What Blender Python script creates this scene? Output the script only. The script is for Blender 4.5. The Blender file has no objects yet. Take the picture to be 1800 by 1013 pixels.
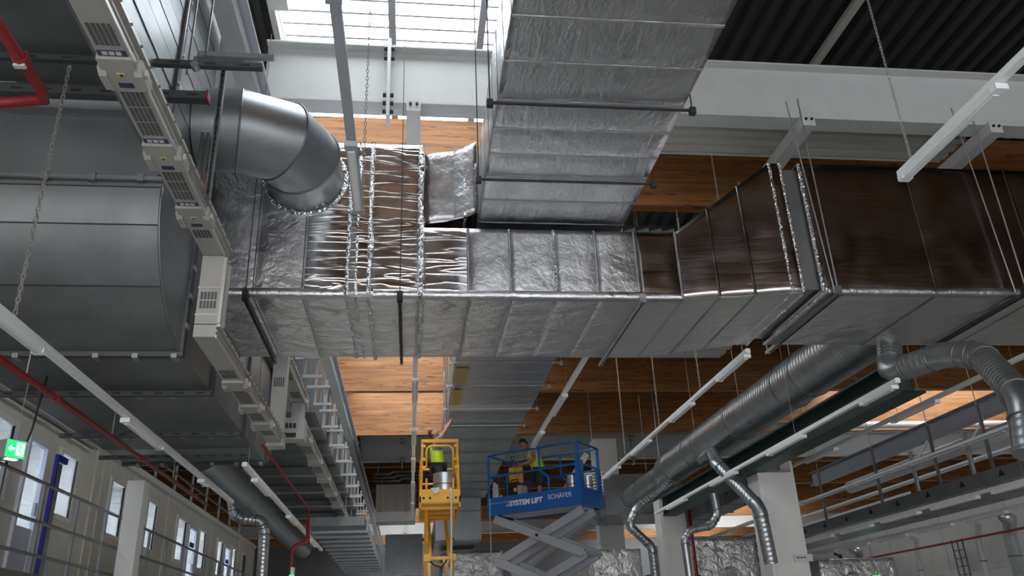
import bpy, bmesh, math, random
from mathutils import Vector, Matrix, noise
SC = bpy.context.scene
COL = SC.collection
random.seed(7)
# ---------------------------------------------------------------- camera, world, exposure
cd = bpy.data.cameras.new('camera'); cam = bpy.data.objects.new('camera', cd); COL.objects.link(cam)
cd.sensor_width = 36.0; cd.lens = 28.71; cd.clip_start = 0.05; cd.clip_end = 300
R3 = Matrix(((0.99277415, -0.01138212, -0.1194568), (-0.11396543, -0.401095, -0.90891951), (-0.03756809, 0.91596575, -0.39949392)))
cam.matrix_world = Matrix.Translation((0, 0, 1.6)) @ R3.to_4x4()
SC.camera = cam
W = bpy.data.worlds.new('sky'); SC.world = W; W.use_nodes = True
W.node_tree.nodes['Background'].inputs[0].default_value = (0.92, 0.95, 1.0, 1)
W.node_tree.nodes['Background'].inputs[1].default_value = 2.3
SC.view_settings.view_transform = 'Standard'; SC.view_settings.look = 'None'
SC.view_settings.gamma = 1.0; SC.view_settings.use_curve_mapping = False
SC.view_settings.exposure = 1.05
SKYLIGHT = 3.0
# ---------------------------------------------------------------- materials
def mat(name, col, rough=0.5, metal=0.0, bump=0.0, bscale=(8, 8, 8), var=0.0, vscale=(3, 3, 3), detail=4.0, emit=0.0, spec=0.5, dist=0.02, var2=None):
    m = bpy.data.materials.new(name); m.use_nodes = True
    nt = m.node_tree; b = nt.nodes['Principled BSDF']
    b.inputs['Roughness'].default_value = rough; b.inputs['Metallic'].default_value = metal
    b.inputs['Specular IOR Level'].default_value = spec
    c = (*col, 1); b.inputs['Base Color'].default_value = c
    if emit:
        b.inputs['Emission Color'].default_value = c; b.inputs['Emission Strength'].default_value = emit
    if bump or var:
        tc = nt.nodes.new('ShaderNodeTexCoord')
    def noise_node(scale, det):
        mp = nt.nodes.new('ShaderNodeMapping'); mp.inputs['Scale'].default_value = scale
        nt.links.new(tc.outputs['Object'], mp.inputs['Vector'])
        n = nt.nodes.new('ShaderNodeTexNoise'); n.inputs['Scale'].default_value = 1.0; n.inputs['Detail'].default_value = det
        nt.links.new(mp.outputs[0], n.inputs['Vector']); return n
    if var:
        n = noise_node(vscale, 5.0)
        r = nt.nodes.new('ShaderNodeValToRGB'); r.color_ramp.elements[0].position = 0.3; r.color_ramp.elements[1].position = 0.7
        lo = var2 if var2 else tuple(max(0, x * (1 - var)) for x in col); hi = tuple(min(1, x * (1 + var)) for x in col) if not var2 else col
        r.color_ramp.elements[0].color = (*lo, 1); r.color_ramp.elements[1].color = (*hi, 1)
        nt.links.new(n.outputs['Fac'], r.inputs[0]); nt.links.new(r.outputs[0], b.inputs['Base Color'])
    if bump:
        n = noise_node(bscale, detail)
        bp = nt.nodes.new('ShaderNodeBump'); bp.inputs['Strength'].default_value = bump; bp.inputs['Distance'].default_value = dist
        nt.links.new(n.outputs['Fac'], bp.inputs['Height']); nt.links.new(bp.outputs[0], b.inputs['Normal'])
    return m
def foil(name, col, rough, layers, metal=1.0):
    """crinkled aluminium: several ridged noise layers drive one bump"""
    m = bpy.data.materials.new(name); m.use_nodes = True
    nt = m.node_tree; b = nt.nodes['Principled BSDF']
    b.inputs['Base Color'].default_value = (*col, 1); b.inputs['Metallic'].default_value = metal; b.inputs['Roughness'].default_value = rough
    tc = nt.nodes.new('ShaderNodeTexCoord'); prev = None
    for scale, det, ridged, strength, dist in layers:
        mp = nt.nodes.new('ShaderNodeMapping'); mp.inputs['Scale'].default_value = scale
        nt.links.new(tc.outputs['Object'], mp.inputs['Vector'])
        n = nt.nodes.new('ShaderNodeTexNoise'); n.inputs['Scale'].default_value = 1; n.inputs['Detail'].default_value = det; n.inputs['Distortion'].default_value = 0.6
        nt.links.new(mp.outputs[0], n.inputs['Vector']); h = n.outputs['Fac']
        if ridged:
            a = nt.nodes.new('ShaderNodeMath'); a.operation = 'SUBTRACT'; a.inputs[1].default_value = 0.5; nt.links.new(h, a.inputs[0])
            a2 = nt.nodes.new('ShaderNodeMath'); a2.operation = 'ABSOLUTE'; nt.links.new(a.outputs[0], a2.inputs[0])
            a3 = nt.nodes.new('ShaderNodeMath'); a3.operation = 'MULTIPLY'; a3.inputs[1].default_value = -15.0; nt.links.new(a2.outputs[0], a3.inputs[0])
            a4 = nt.nodes.new('ShaderNodeMath'); a4.operation = 'EXPONENT'; nt.links.new(a3.outputs[0], a4.inputs[0]); h = a4.outputs[0]
            a5 = nt.nodes.new('ShaderNodeMath'); a5.operation = 'POWER'; a5.inputs[1].default_value = 2.0; nt.links.new(h, a5.inputs[0]); h = a5.outputs[0]
        bp = nt.nodes.new('ShaderNodeBump'); bp.inputs['Strength'].default_value = strength; bp.inputs['Distance'].default_value = dist
        nt.links.new(h, bp.inputs['Height'])
        if prev: nt.links.new(prev.outputs[0], bp.inputs['Normal'])
        prev = bp
    nt.links.new(prev.outputs[0], b.inputs['Normal'])
    n = nt.nodes.new('ShaderNodeTexNoise'); n.inputs['Scale'].default_value = 3.0
    nt.links.new(tc.outputs['Object'], n.inputs['Vector'])
    mr = nt.nodes.new('ShaderNodeMapRange'); mr.inputs[1].default_value = 0.3; mr.inputs[2].default_value = 0.7; mr.inputs[3].default_value = rough * 0.8; mr.inputs[4].default_value = rough * 1.3
    nt.links.new(n.outputs['Fac'], mr.inputs[0]); nt.links.new(mr.outputs[0], b.inputs['Roughness'])
    return m
def wood_mat():
    m = bpy.data.materials.new('glulam'); m.use_nodes = True
    nt = m.node_tree; b = nt.nodes['Principled BSDF']; b.inputs['Roughness'].default_value = 0.55
    tc = nt.nodes.new('ShaderNodeTexCoord')
    def nz(scale, det=4):
        mp = nt.nodes.new('ShaderNodeMapping'); mp.inputs['Scale'].default_value = scale
        nt.links.new(tc.outputs['Object'], mp.inputs['Vector'])
        n = nt.nodes.new('ShaderNodeTexNoise'); n.inputs['Scale'].default_value = 1; n.inputs['Detail'].default_value = det
        nt.links.new(mp.outputs[0], n.inputs['Vector']); return n
    n1 = nz((0.7, 4, 16)); r1 = nt.nodes.new('ShaderNodeValToRGB')
    r1.color_ramp.elements[0].position = 0.32; r1.color_ramp.elements[0].color = (0.20, 0.078, 0.022, 1)
    r1.color_ramp.elements[1].position = 0.68; r1.color_ramp.elements[1].color = (0.40, 0.170, 0.050, 1)
    nt.links.new(n1.outputs['Fac'], r1.inputs[0])
    n2 = nz((2.2, 4, 24), 3); r2 = nt.nodes.new('ShaderNodeValToRGB')          # knots and dark dashes
    r2.color_ramp.elements[0].position = 0.31; r2.color_ramp.elements[0].color = (0.30, 0.24, 0.20, 1)
    r2.color_ramp.elements[1].position = 0.38; r2.color_ramp.elements[1].color = (1, 1, 1, 1)
    nt.links.new(n2.outputs['Fac'], r2.inputs[0])
    mx = nt.nodes.new('ShaderNodeMix'); mx.data_type = 'RGBA'; mx.blend_type = 'MULTIPLY'; mx.inputs[0].default_value = 1
    nt.links.new(r1.outputs[0], mx.inputs[6]); nt.links.new(r2.outputs[0], mx.inputs[7])
    nt.links.new(mx.outputs[2], b.inputs['Base Color']); return m
M = {}
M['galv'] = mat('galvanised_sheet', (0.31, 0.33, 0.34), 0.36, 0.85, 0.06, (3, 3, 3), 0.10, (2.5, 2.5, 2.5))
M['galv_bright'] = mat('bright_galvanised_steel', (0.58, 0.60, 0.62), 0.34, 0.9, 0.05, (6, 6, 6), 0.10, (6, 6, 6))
M['galv_dark'] = mat('dark_galvanised_sheet', (0.20, 0.21, 0.215), 0.42, 0.65, 0.05, (3, 3, 3), 0.12, (2, 2, 2))  # darker tone of the galvanised sheet
M['spiral'] = mat('spiral_duct_sheet', (0.42, 0.44, 0.45), 0.36, 0.9, 0.04, (4, 4, 4), 0.12, (4, 4, 4))
M['rail_dark'] = mat('dark_channel_steel', (0.085, 0.09, 0.095), 0.5, 0.5)
M['seam_dark'] = mat('dark_sealed_seam', (0.035, 0.036, 0.04), 0.6, 0.2)
M['foil_streak'] = foil('streaked_foil', (0.66, 0.66, 0.67), 0.20, [((0.9, 0.9, 8), 2, True, 0.22, 0.022), ((7, 7, 14), 3, False, 0.12, 0.012), ((2.2, 2.2, 2.2), 3, False, 0.12, 0.02)])
M['foil'] = foil('smooth_foil', (0.50, 0.50, 0.51), 0.37, [((2.5, 2.5, 2.5), 4, False, 0.35, 0.06), ((12, 16, 10), 4, False, 0.5, 0.02)])
M['foil_dark'] = foil('shaded_foil', (0.36, 0.345, 0.34), 0.20, [((1.0, 1.0, 9), 3, False, 0.22, 0.02), ((5, 5, 14), 3, False, 0.14, 0.008)])  # darker copy of the foil; dim surroundings it mirrors put into the colour
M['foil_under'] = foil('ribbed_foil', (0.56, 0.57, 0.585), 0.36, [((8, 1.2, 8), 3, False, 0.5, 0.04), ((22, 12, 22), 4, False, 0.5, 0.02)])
M['foil_soft'] = foil('soft_foil', (0.72, 0.715, 0.70), 0.38, [((1.6, 3.0, 1.6), 4, False, 0.8, 0.14), ((9, 14, 9), 4, False, 0.6, 0.03)])  # paler foil, mainly undersides; light from the floor put into the colour
M['foil_tape'] = foil('foil_tape', (0.82, 0.82, 0.83), 0.2, [((14, 14, 14), 3, True, 0.8, 0.03), ((40, 40, 40), 2, False, 0.4, 0.01)])
M['white'] = mat('white_painted_steel', (0.57, 0.58, 0.57), 0.45, 0.0, 0, var=0.03)
M['white_lamp'] = mat('white_enamel', (0.90, 0.91, 0.91), 0.4)
M['diffuser'] = mat('lamp_tube_cover', (0.80, 0.82, 0.82), 0.25)
M['cream'] = mat('cream_painted_steel', (0.55, 0.53, 0.48), 0.5, var=0.04)
M['busbar'] = mat('busbar_enamel', (0.40, 0.385, 0.355), 0.45, 0.1, var=0.04)
M['busbar_side'] = mat('busbar_aluminium', (0.60, 0.59, 0.56), 0.38, 0.6)
M['label'] = mat('navy_label', (0.03, 0.045, 0.10), 0.5)
M['grille'] = mat('grille_dark', (0.10, 0.10, 0.10), 0.6)
M['warn'] = mat('warning_yellow', (0.55, 0.45, 0.16), 0.5)
M['black'] = mat('black_rubber', (0.015, 0.015, 0.016), 0.6)
M['deck'] = mat('dark_roof_deck', (0.055, 0.060, 0.062), 0.5, 0.35, var=0.1)
M['deck_white'] = mat('white_roof_deck', (0.62, 0.60, 0.55), 0.5, 0.0)
M['wood'] = wood_mat()
M['far_wall'] = mat('far_wall_grey', (0.14, 0.14, 0.145), 0.7)
M['concrete'] = mat('concrete_floor', (0.52, 0.515, 0.50), 0.5, 0, 0.05, (6, 6, 6), 0.1, (1, 1, 1))
M['plaster'] = mat('pale_wall_panel', (0.78, 0.77, 0.74), 0.6, var=0.04)
M['column'] = mat('column_paint', (0.74, 0.725, 0.69), 0.55, var=0.03)
M['office'] = mat('office_panel', (0.74, 0.70, 0.62), 0.5, var=0.03)
M['pvc'] = mat('white_window_frame', (0.82, 0.81, 0.78), 0.4)
M['doorwhite'] = mat('white_door', (0.72, 0.74, 0.84), 0.4)
M['blueframe'] = mat('blue_paint', (0.02, 0.025, 0.32), 0.45)
M['red'] = mat('red_pipe_paint', (0.24, 0.014, 0.018), 0.4)
M['green'] = mat('dark_green_paint', (0.012, 0.036, 0.034), 0.45)
M['yellow'] = mat('yellow_lift_paint', (0.85, 0.42, 0.022), 0.4, var=0.05)
M['blue'] = mat('blue_lift_paint', (0.010, 0.115, 0.40), 0.38, var=0.06)
M['greyarm'] = mat('grey_scissor_paint', (0.40, 0.42, 0.46), 0.45, 0.1)
M['lettering'] = mat('white_lettering', (0.8, 0.8, 0.8), 0.5)
M['skin'] = mat('skin', (0.50, 0.27, 0.19), 0.55)
M['skin2'] = mat('tanned_skin', (0.33, 0.17, 0.11), 0.55)
M['hair'] = mat('brown_hair', (0.09, 0.035, 0.02), 0.6)
M['hair2'] = mat('black_hair', (0.018, 0.014, 0.012), 0.6)
M['hivis'] = mat('hi_vis_fabric', (0.55, 0.75, 0.03), 0.6, bump=0.2, bscale=(9, 9, 9))
M['reflect'] = mat('reflective_tape', (0.45, 0.47, 0.44), 0.35, 0.3)
M['shirtgrey'] = mat('grey_shirt', (0.20, 0.195, 0.20), 0.8)
M['shirtwhite'] = mat('cream_shirt', (0.62, 0.60, 0.50), 0.8)
M['trouser'] = mat('charcoal_trousers', (0.03, 0.03, 0.034), 0.8, var=0.4, vscale=(9, 9, 9))
M['eye'] = mat('eye_dark', (0.02, 0.015, 0.012), 0.3)
M['lips'] = mat('lips', (0.36, 0.13, 0.11), 0.5)
M['exitgreen'] = mat('exit_green', (0.01, 0.50, 0.10), 0.4, emit=1.2)
M['exitwhite'] = mat('exit_white', (0.85, 1.0, 0.88), 0.4, emit=1.6)
M['skypane'] = mat('translucent_skylight', (0.90, 0.96, 1.0), 0.4, emit=SKYLIGHT)
M['lamp_on'] = mat('fill_lamp_glow', (1, 1, 1.0), 0.4, emit=60.0)  # glow of the added office fill lamps
M['foil_crinkle'] = foil('crinkled_foil', (0.78, 0.77, 0.75), 0.37, [((4, 4, 4), 4, False, 0.9, 0.12), ((14, 14, 14), 4, False, 0.5, 0.02)], 0.85)
M['roll'] = foil('foil_roll', (0.80, 0.81, 0.82), 0.37, [((3, 3, 20), 2, False, 0.2, 0.01)])
M['pin'] = mat('pin_washer', (0.75, 0.74, 0.72), 0.5, 0.5)
M['chain'] = mat('chain_steel', (0.42, 0.41, 0.38), 0.4, 0.6)
def glass_mat():
    m = bpy.data.materials.new('window_glass'); m.use_nodes = True
    nt = m.node_tree; nt.nodes.remove(nt.nodes['Principled BSDF'])
    g = nt.nodes.new('ShaderNodeBsdfGlossy'); g.inputs['Roughness'].default_value = 0.03; g.inputs['Color'].default_value = (0.9, 0.93, 1, 1)
    t = nt.nodes.new('ShaderNodeBsdfTransparent'); t.inputs['Color'].default_value = (0.80, 0.86, 0.92, 1)
    mx = nt.nodes.new('ShaderNodeMixShader'); mx.inputs[0].default_value = 0.28
    nt.links.new(t.outputs[0], mx.inputs[1]); nt.links.new(g.outputs[0], mx.inputs[2])
    nt.links.new(mx.outputs[0], nt.nodes['Material Output'].inputs[0]); return m
M['glass'] = glass_mat()
# ---------------------------------------------------------------- mesh helpers
WL = {}
class MB:
    def __init__(s): s.v = []; s.f = []
    def add(s, vs, fs):
        o = len(s.v); s.v += [tuple(v) for v in vs]; s.f += [tuple(i + o for i in f) for f in fs]; return s
    def box(s, x0, x1, y0, y1, z0, z1):
        return s.add([(x0, y0, z0), (x1, y0, z0), (x1, y1, z0), (x0, y1, z0), (x0, y0, z1), (x1, y0, z1), (x1, y1, z1), (x0, y1, z1)],
                     [(0, 3, 2, 1), (4, 5, 6, 7), (0, 1, 5, 4), (1, 2, 6, 5), (2, 3, 7, 6), (3, 0, 4, 7)])
    def bar(s, p, q, w, h, up=(0, 0, 1), ch=0.0):
        p = Vector(p); q = Vector(q); d = (q - p).normalized(); u = Vector(up)
        if abs(d.dot(u)) > 0.98: u = Vector((0, 1, 0))
        sd = d.cross(u).normalized(); u = sd.cross(d).normalized()
        c = min(w, h) * ch
        if c > 0:
            a = w / 2; b = h / 2
            prof = [(-a + c, -b), (a - c, -b), (a, -b + c), (a, b - c), (a - c, b), (-a + c, b), (-a, b - c), (-a, -b + c)]
        else: prof = [(-w / 2, -h / 2), (w / 2, -h / 2), (w / 2, h / 2), (-w / 2, h / 2)]
        n = len(prof)
        vs = [p + sd * a + u * b for a, b in prof] + [q + sd * a + u * b for a, b in prof]
        fs = [(i, (i + 1) % n, n + (i + 1) % n, n + i) for i in range(n)] + [tuple(range(n - 1, -1, -1)), tuple(range(n, 2 * n))]
        return s.add(vs, fs)
    def prism(s, prof, axis, a, b):
        n = len(prof)
        def P(u, v, w):
            return {'x': (w, u, v), 'y': (u, w, v), 'z': (u, v, w)}[axis]
        vs = [P(u, v, a) for u, v in prof] + [P(u, v, b) for u, v in prof]
        fs = [(i, (i + 1) % n, n + (i + 1) % n, n + i) for i in range(n)] + [tuple(range(n - 1, -1, -1)), tuple(range(n, 2 * n))]
        return s.add(vs, fs)
    def tube(s, pts, r, n=10, cap=True, radii=None):
        pts = [Vector(p) for p in pts]; N = len(pts)
        d0 = (pts[1] - pts[0]).normalized(); u = Vector((0, 0, 1)) if abs(d0.z) < 0.9 else Vector((1, 0, 0))
        rings = []; prevd = d0
        for i in range(N):
            if i == 0: d = d0
            elif i == N - 1: d = (pts[i] - pts[i - 1]).normalized()
            else: d = ((pts[i] - pts[i - 1]).normalized() + (pts[i + 1] - pts[i]).normalized()).normalized()
            a = d.cross(u)
            if a.length < 1e-4: a = d.cross(Vector((0, 1, 0)))
            a.normalize(); u = a.cross(d).normalized()
            k = 1.0
            if 0 < i < N - 1:
                cs = d.dot((pts[i + 1] - pts[i]).normalized()); k = 1 / max(cs, 0.5)
            bend = None
            if k > 1.001:
                bend = ((pts[i + 1] - pts[i]).normalized() - (pts[i] - pts[i - 1]).normalized()).normalized()
            ri = radii[i] if radii else r
            ring = []
            for j in range(n):
                t = 2 * math.pi * j / n; off = (a * math.cos(t) + u * math.sin(t)) * ri
                if bend is not None: off += bend * off.dot(bend) * (k - 1)
                ring.append(pts[i] + off)
            rings.append(ring)
        vs = [v for ring in rings for v in ring]; fs = []
        for i in range(N - 1):
            for j in range(n):
                fs.append((i * n + j, i * n + (j + 1) % n, (i + 1) * n + (j + 1) % n, (i + 1) * n + j))
        if cap: fs += [tuple(range(n - 1, -1, -1)), tuple(range((N - 1) * n, N * n))]
        return s.add(vs, fs)
    def disc(s, c, axis, r, t, n=12):
        c = Vector(c); ax = Vector(axis).normalized()
        return s.tube([c - ax * t / 2, c + ax * t / 2], r, n)
    def torus(s, c, axis, R, r, n=20, m=6):
        c = Vector(c); ax = Vector(axis).normalized(); u = ax.orthogonal().normalized(); w = ax.cross(u)
        vs = []; fs = []
        for i in range(n):
            t = 2 * math.pi * i / n; dr = u * math.cos(t) + w * math.sin(t)
            for j in range(m):
                p = 2 * math.pi * j / m; vs.append(c + dr * (R + r * math.cos(p)) + ax * r * math.sin(p))
        for i in range(n):
            for j in range(m):
                fs.append((i * m + j, ((i + 1) % n) * m + j, ((i + 1) % n) * m + (j + 1) % m, i * m + (j + 1) % m))
        return s.add(vs, fs)
    def out(s, name, m, parent=None, smooth=False, kind=None):
        me = bpy.data.meshes.new(name)
        if parent is None:
            xs = [v[0] for v in s.v]; ys = [v[1] for v in s.v]; zs = [v[2] for v in s.v]
            o0 = Vector(((min(xs) + max(xs)) / 2, (min(ys) + max(ys)) / 2, min(zs)))
        else: o0 = WL[parent.name]
        me.from_pydata([(v[0] - o0.x, v[1] - o0.y, v[2] - o0.z) for v in s.v], [], s.f)
        me.materials.append(M[m] if isinstance(m, str) else m)
        if smooth:
            me.polygons.foreach_set('use_smooth', [True] * len(me.polygons))
        me.update()
        o = bpy.data.objects.new(name, me); COL.objects.link(o)
        if smooth == 'angle':
            try: me.set_sharp_from_angle(angle=math.radians(40))
            except Exception: pass
        if parent is None: o.location = o0
        else: o.parent = parent
        WL[o.name] = o0
        if kind: o['kind'] = kind
        return o
def thing(name, label, cat, loc, group=None):
    o = bpy.data.objects.new(name, None); COL.objects.link(o); o.location = loc; o.empty_display_size = 0.1
    WL[o.name] = Vector(loc); o['label'] = label; o['category'] = cat
    if group: o['group'] = group
    return o
def tag(o, label, cat, group=None):
    o['label'] = label; o['category'] = cat
    if group: o['group'] = group
    return o
def struct(o): o['kind'] = 'structure'; return o
def copy_tree(o, delta=None, parent=None):
    c = o.copy(); COL.objects.link(c)
    if parent: c.parent = parent
    elif delta is not None: c.location = o.location + Vector(delta)
    WL[c.name] = WL[o.name] + (Vector(delta) if delta is not None else Vector())
    for ch in list(o.children): copy_tree(ch, delta, c)
    return c
def ibeam(mb, axis, a, b, c, z0, h, w, tf=0.025, tw=0.016):
    """I section; c is the centre of the other horizontal axis"""
    p = [(c - w / 2, z0), (c + w / 2, z0), (c + w / 2, z0 + tf), (c + tw / 2, z0 + tf), (c + tw / 2, z0 + h - tf), (c + w / 2, z0 + h - tf),
         (c + w / 2, z0 + h), (c - w / 2, z0 + h), (c - w / 2, z0 + h - tf), (c - tw / 2, z0 + h - tf), (c - tw / 2, z0 + tf), (c - w / 2, z0 + tf)]
    return mb.prism(p, axis, a, b)
def channel(mb, p, q, w, h, up=(0, 0, 1), t=0.006):
    """open strut channel, mouth along up"""
    p = Vector(p); q = Vector(q); d = (q - p).normalized(); u = Vector(up)
    if abs(d.dot(u)) > 0.98: u = Vector((0, 1, 0))
    sd = d.cross(u).normalized(); u = sd.cross(d).normalized()
    a, b = w / 2, h / 2
    prof = [(-a, -b), (a, -b), (a, b), (a - w * 0.25, b), (a - w * 0.25, b - t), (a - t, b - t), (a - t, -b + t), (-a + t, -b + t), (-a + t, b - t), (-a + w * 0.25, b - t), (-a + w * 0.25, b), (-a, b)]
    n = len(prof)
    vs = [p + sd * x + u * y for x, y in prof] + [q + sd * x + u * y for x, y in prof]
    mb.add(vs, [(i, (i + 1) % n, n + (i + 1) % n, n + i) for i in range(n)] + [tuple(range(n - 1, -1, -1)), tuple(range(n, 2 * n))])
    return mb
def arc(c, r, a0, a1, n, plane='yz', fixed=0.0):
    out = []
    for i in range(n + 1):
        t = math.radians(a0 + (a1 - a0) * i / n); u = c[0] + r * math.cos(t); v = c[1] + r * math.sin(t)
        out.append({'yz': (fixed, u, v), 'xz': (u, fixed, v), 'xy': (u, v, fixed)}[plane])
    return out
# ================================================================ setting
struct(MB().box(-15, 40, -17, 76, -0.2, 0).out('floor', 'concrete'))
struct(MB().box(-15.2, -15, -17, 76, 0, 12.2).out('wall_left', 'plaster'))
struct(MB().box(-15, 40, -17.2, -17, 6.5, 12.2).box(-15, -9, -17.2, -17, 0, 6.5).box(15, 40, -17.2, -17, 0, 6.5).out('wall_behind', 'plaster'))  # lower opening added so daylight from behind fills the hall
struct(MB().box(-15, 40, 76, 76.2, 0, 12.2).out('wall_far', 'far_wall'))
wr = struct(MB().box(40, 40.2, -17, 76, 0, 12.2).out('wall_right', 'plaster'))
wp = struct(MB().box(16.02, 16.2, 12, 60, 0, 4.7).out('wall_partition', 'plaster'))
for i in range(14):
    for z0, z1 in ((0.1, 1.5), (1.53, 3.0), (3.03, 4.65)):
        MB().box(15.97, 16.02, 12 + 3 * i, 14.96 + 3 * i, z0, z1).out('wall_panel', 'plaster', wp)
# corrugated roof deck with skylight bands
def deck(name, x0, x1, y0, y1, z, pitch=0.33, h=0.13, m='deck'):
    mb = MB(); vs = []; n = int((x1 - x0) / pitch)
    prof = []
    for i in range(n):
        x = x0 + i * pitch
        prof += [(x, z), (x + pitch * 0.42, z), (x + pitch * 0.55, z + h), (x + pitch * 0.87, z + h)]
    prof.append((x1, z))
    for a, b in prof: vs += [(a, y0, b), (a, y1, b)]
    fs = [(2 * i, 2 * i + 2, 2 * i + 3, 2 * i + 1) for i in range(len(prof) - 1)]
    return mb.add(vs, fs).out(name, m)
ceil = MB().box(-15, 40, -17, 76, 12.2, 12.3).out('ceiling', 'deck'); struct(ceil)
for a, b, y0, y1 in ((-15, -2.35, -4.6, 30), (-15, -2.35, 30, 76), (1.8, 17.0, -4.6, 30), (1.8, 17.0, 30, 76), (25.1, 40, -16.8, 30), (25.1, 40, 30, 76), (-15, -12.55, -16.8, -4.6), (-3.95, -2.35, -16.8, -4.6), (1.8, 3.45, -16.8, -4.6), (11.55, 17.0, -16.8, -4.6)):
    struct(deck('ceiling_deck', a, b, y0, y1, 11.0))
for j in range(1):
    d = deck('ceiling_deck', 17.0, 25.1, -16.8, 25.5, 11.0); struct(d)
d = deck('ceiling_deck', -2.35, 1.8, -4.6, 6.9, 11.0); struct(d)
# roof ribs (flat strap over the deck seam)
for x in (7.1,):
    struct(MB().box(x - 0.07, x + 0.07, 0.5, 13.2, 10.90, 10.99).out('trim_1', 'cream'))
# skylight bands: panes between glazing bars
def skylight(n, x0, x1, fine, ya=-16.6, ye=75.4):
    root = bpy.data.objects.new('window_%d' % n, None); COL.objects.link(root); root.location = ((x0 + x1) / 2, 0, 11.3); root['kind'] = 'structure'; WL[root.name] = Vector(root.location)
    xs = [x0, -0.41, 1.1, x1] if n == 1 else [x0 + (x1 - x0) * k / 3 for k in range(4)]
    y = ya
    while y < ye - 0.5:
        for k in range(3):
            MB().box(xs[k] + 0.06, xs[k + 1] - 0.06, y + 0.05, y + 5.95, 11.42, 11.45).out('pane', 'skypane', root)
        MB().box(x0, x1, y - 0.05, y + 0.05, 11.30, 11.45).out('glazing_bar', 'white', root)
        y += 6.0
    for k in range(4):
        MB().box(xs[k] - 0.06, xs[k] + 0.06, ya, ye, 11.22, 11.47).out('glazing_bar', 'greyarm' if 0 < k < 3 else 'white', root)
    for s, xx in ((-1, x0), (1, x1)):
        MB().box(xx - 0.05, xx + 0.05, ya, ye, 11.0, 11.5).out('upstand', 'white', root)
    if fine:
        for k in range(17):
            MB().box(x0, x1, 9.3 + 0.31 * k, 9.335 + 0.31 * k, 11.36, 11.40).out('glazing_bar', 'greyarm', root)
    return root
skylight(1, -2.3, 1.75, True, 7.0, 31.0); skylight(6, -2.3, 1.75, False, 50.0, 74.5); struct(deck('ceiling_deck', -2.35, 1.8, 31.1, 49.9, 11.0))
skylight(2, 17.0, 25.1, False, 25.5, 32.0); skylight(7, 17.0, 25.1, False, 50.0, 74.5); struct(deck('ceiling_deck', 17.0, 25.1, 31.6, 49.9, 11.0))
skylight(3, -2.3, 1.75, False, -16.6, -4.7); skylight(4, 3.5, 11.5, False, -16.6, -4.7); skylight(5, -12.5, -4.0, False, -16.6, -4.7)  # rear bands out of view, added as fill light
# glued laminated beams across the hall
for i, y in enumerate([-10.6, -4.6, 0.2, 5.0, 13.4, 19.4, 25.4, 31.3, 37.3, 43.3, 49.3, 55.3, 61.3, 67.3]):
    z1 = 10.98
    nm = {4: 'honey brown laminated timber beam right behind the near white steel girder',
          6: 'laminated timber beam showing above the thin bright skylight slit',
          7: 'bright laminated timber beam below the skylight slit, over the two lifts'}.get(i, None)
    o = MB().box(-14.8, 39.9, y - 0.12, y + 0.12, 9.2 if i < 6 else 9.1, z1).out('timber_beam', 'wood')
    tag(o, nm or ('laminated timber beam overhead, nearer than the near white steel girder' if i < 4 else
        'laminated timber beam hidden mostly by the broad foil cross duct' if i == 5 else 'distant laminated timber beam of the row behind the lifts'), 'beam', 'laminated roof beams')
# white steel girders
def girder(y, label, joints=(-0.39, 4.2, 9.4)):
    t = thing('steel_girder', label, 'girder', (0, y, 8.7), 'white steel girders')
    mb = MB(); ibeam(mb, 'x', -2.14, 39.9, y, 8.7, 1.02, 0.32, 0.03, 0.02); mb.out('girder_section', 'white', t)
    mb = MB(); ibeam(mb, 'x', -14.8, -2.46, y, 8.7, 1.02, 0.32, 0.03, 0.02); mb.out('girder_section', 'white', t)
    if joints:
        for x in joints:
            MB().box(x - 0.025, x + 0.025, y - 0.24, y + 0.05, 8.42, 9.78).out('end_plate', 'white', t)
            for z in (8.52, 8.66, 8.80, 9.45, 9.62):
                for s in (-1, 1):
                    MB().disc((x + s * 0.05, y - 0.19, z), (1, 0, 0), 0.032, 0.05, 6).out('bolt', 'black', t)
    return t
girder(9.82, 'white steel I-beam girder below the roof skylight, nearest one', (-0.39,))
girder(34.2, 'distant white steel girder running across behind the two lifts')
girder(58.4, 'farthest white steel girder deep in the hall')
# square white tubes bolted under the near girder, running away
for x, lab in ((-0.03, 'short white square tube bracket under the girder, above the left foil duct'),
               (5.82, 'white square tube bracket at the near girder, above the foil band'),
               (8.85, 'white square tube bracket at the near girder, farthest right')):
    t = thing('tube_bracket', lab, 'bracket', (x, 9.6, 8.55), 'white tube brackets')
    MB().box(x - 0.1, x + 0.1, 9.56, 13.2, 8.50, 8.69).out('tube', 'white', t)
    for dx in (-0.045, 0.045):
        MB().disc((x + dx, 9.55, 8.61), (0, 1, 0), 0.022, 0.03, 8).out('bolt', 'black', t)
# white ribbed deck strip behind the girder
for y0, y1, x0, x1, lab in ((10.15, 11.35, 2.95, 9.2, 'white ribbed roof strip between near girder and timber beam'), (19.55, 22.0, 4.5, 9.0, 'small white ribbed roof strip glimpsed just below the cross duct')):
    mb = MB(); n = 5; w = (y1 - y0) / n; prof = []
    for k in range(n): prof += [(y0 + k * w, 9.10), (y0 + k * w + w * 0.6, 9.10), (y0 + k * w + w * 0.72, 9.17), (y0 + k * w + w * 0.9, 9.17)]
    prof += [(y1, 9.10), (y1, 9.2), (y0, 9.2)]
    tag(mb.prism(prof, 'x', x0, x1).out('ribbed_sheet', 'deck_white'), lab, 'roof sheet')
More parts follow.
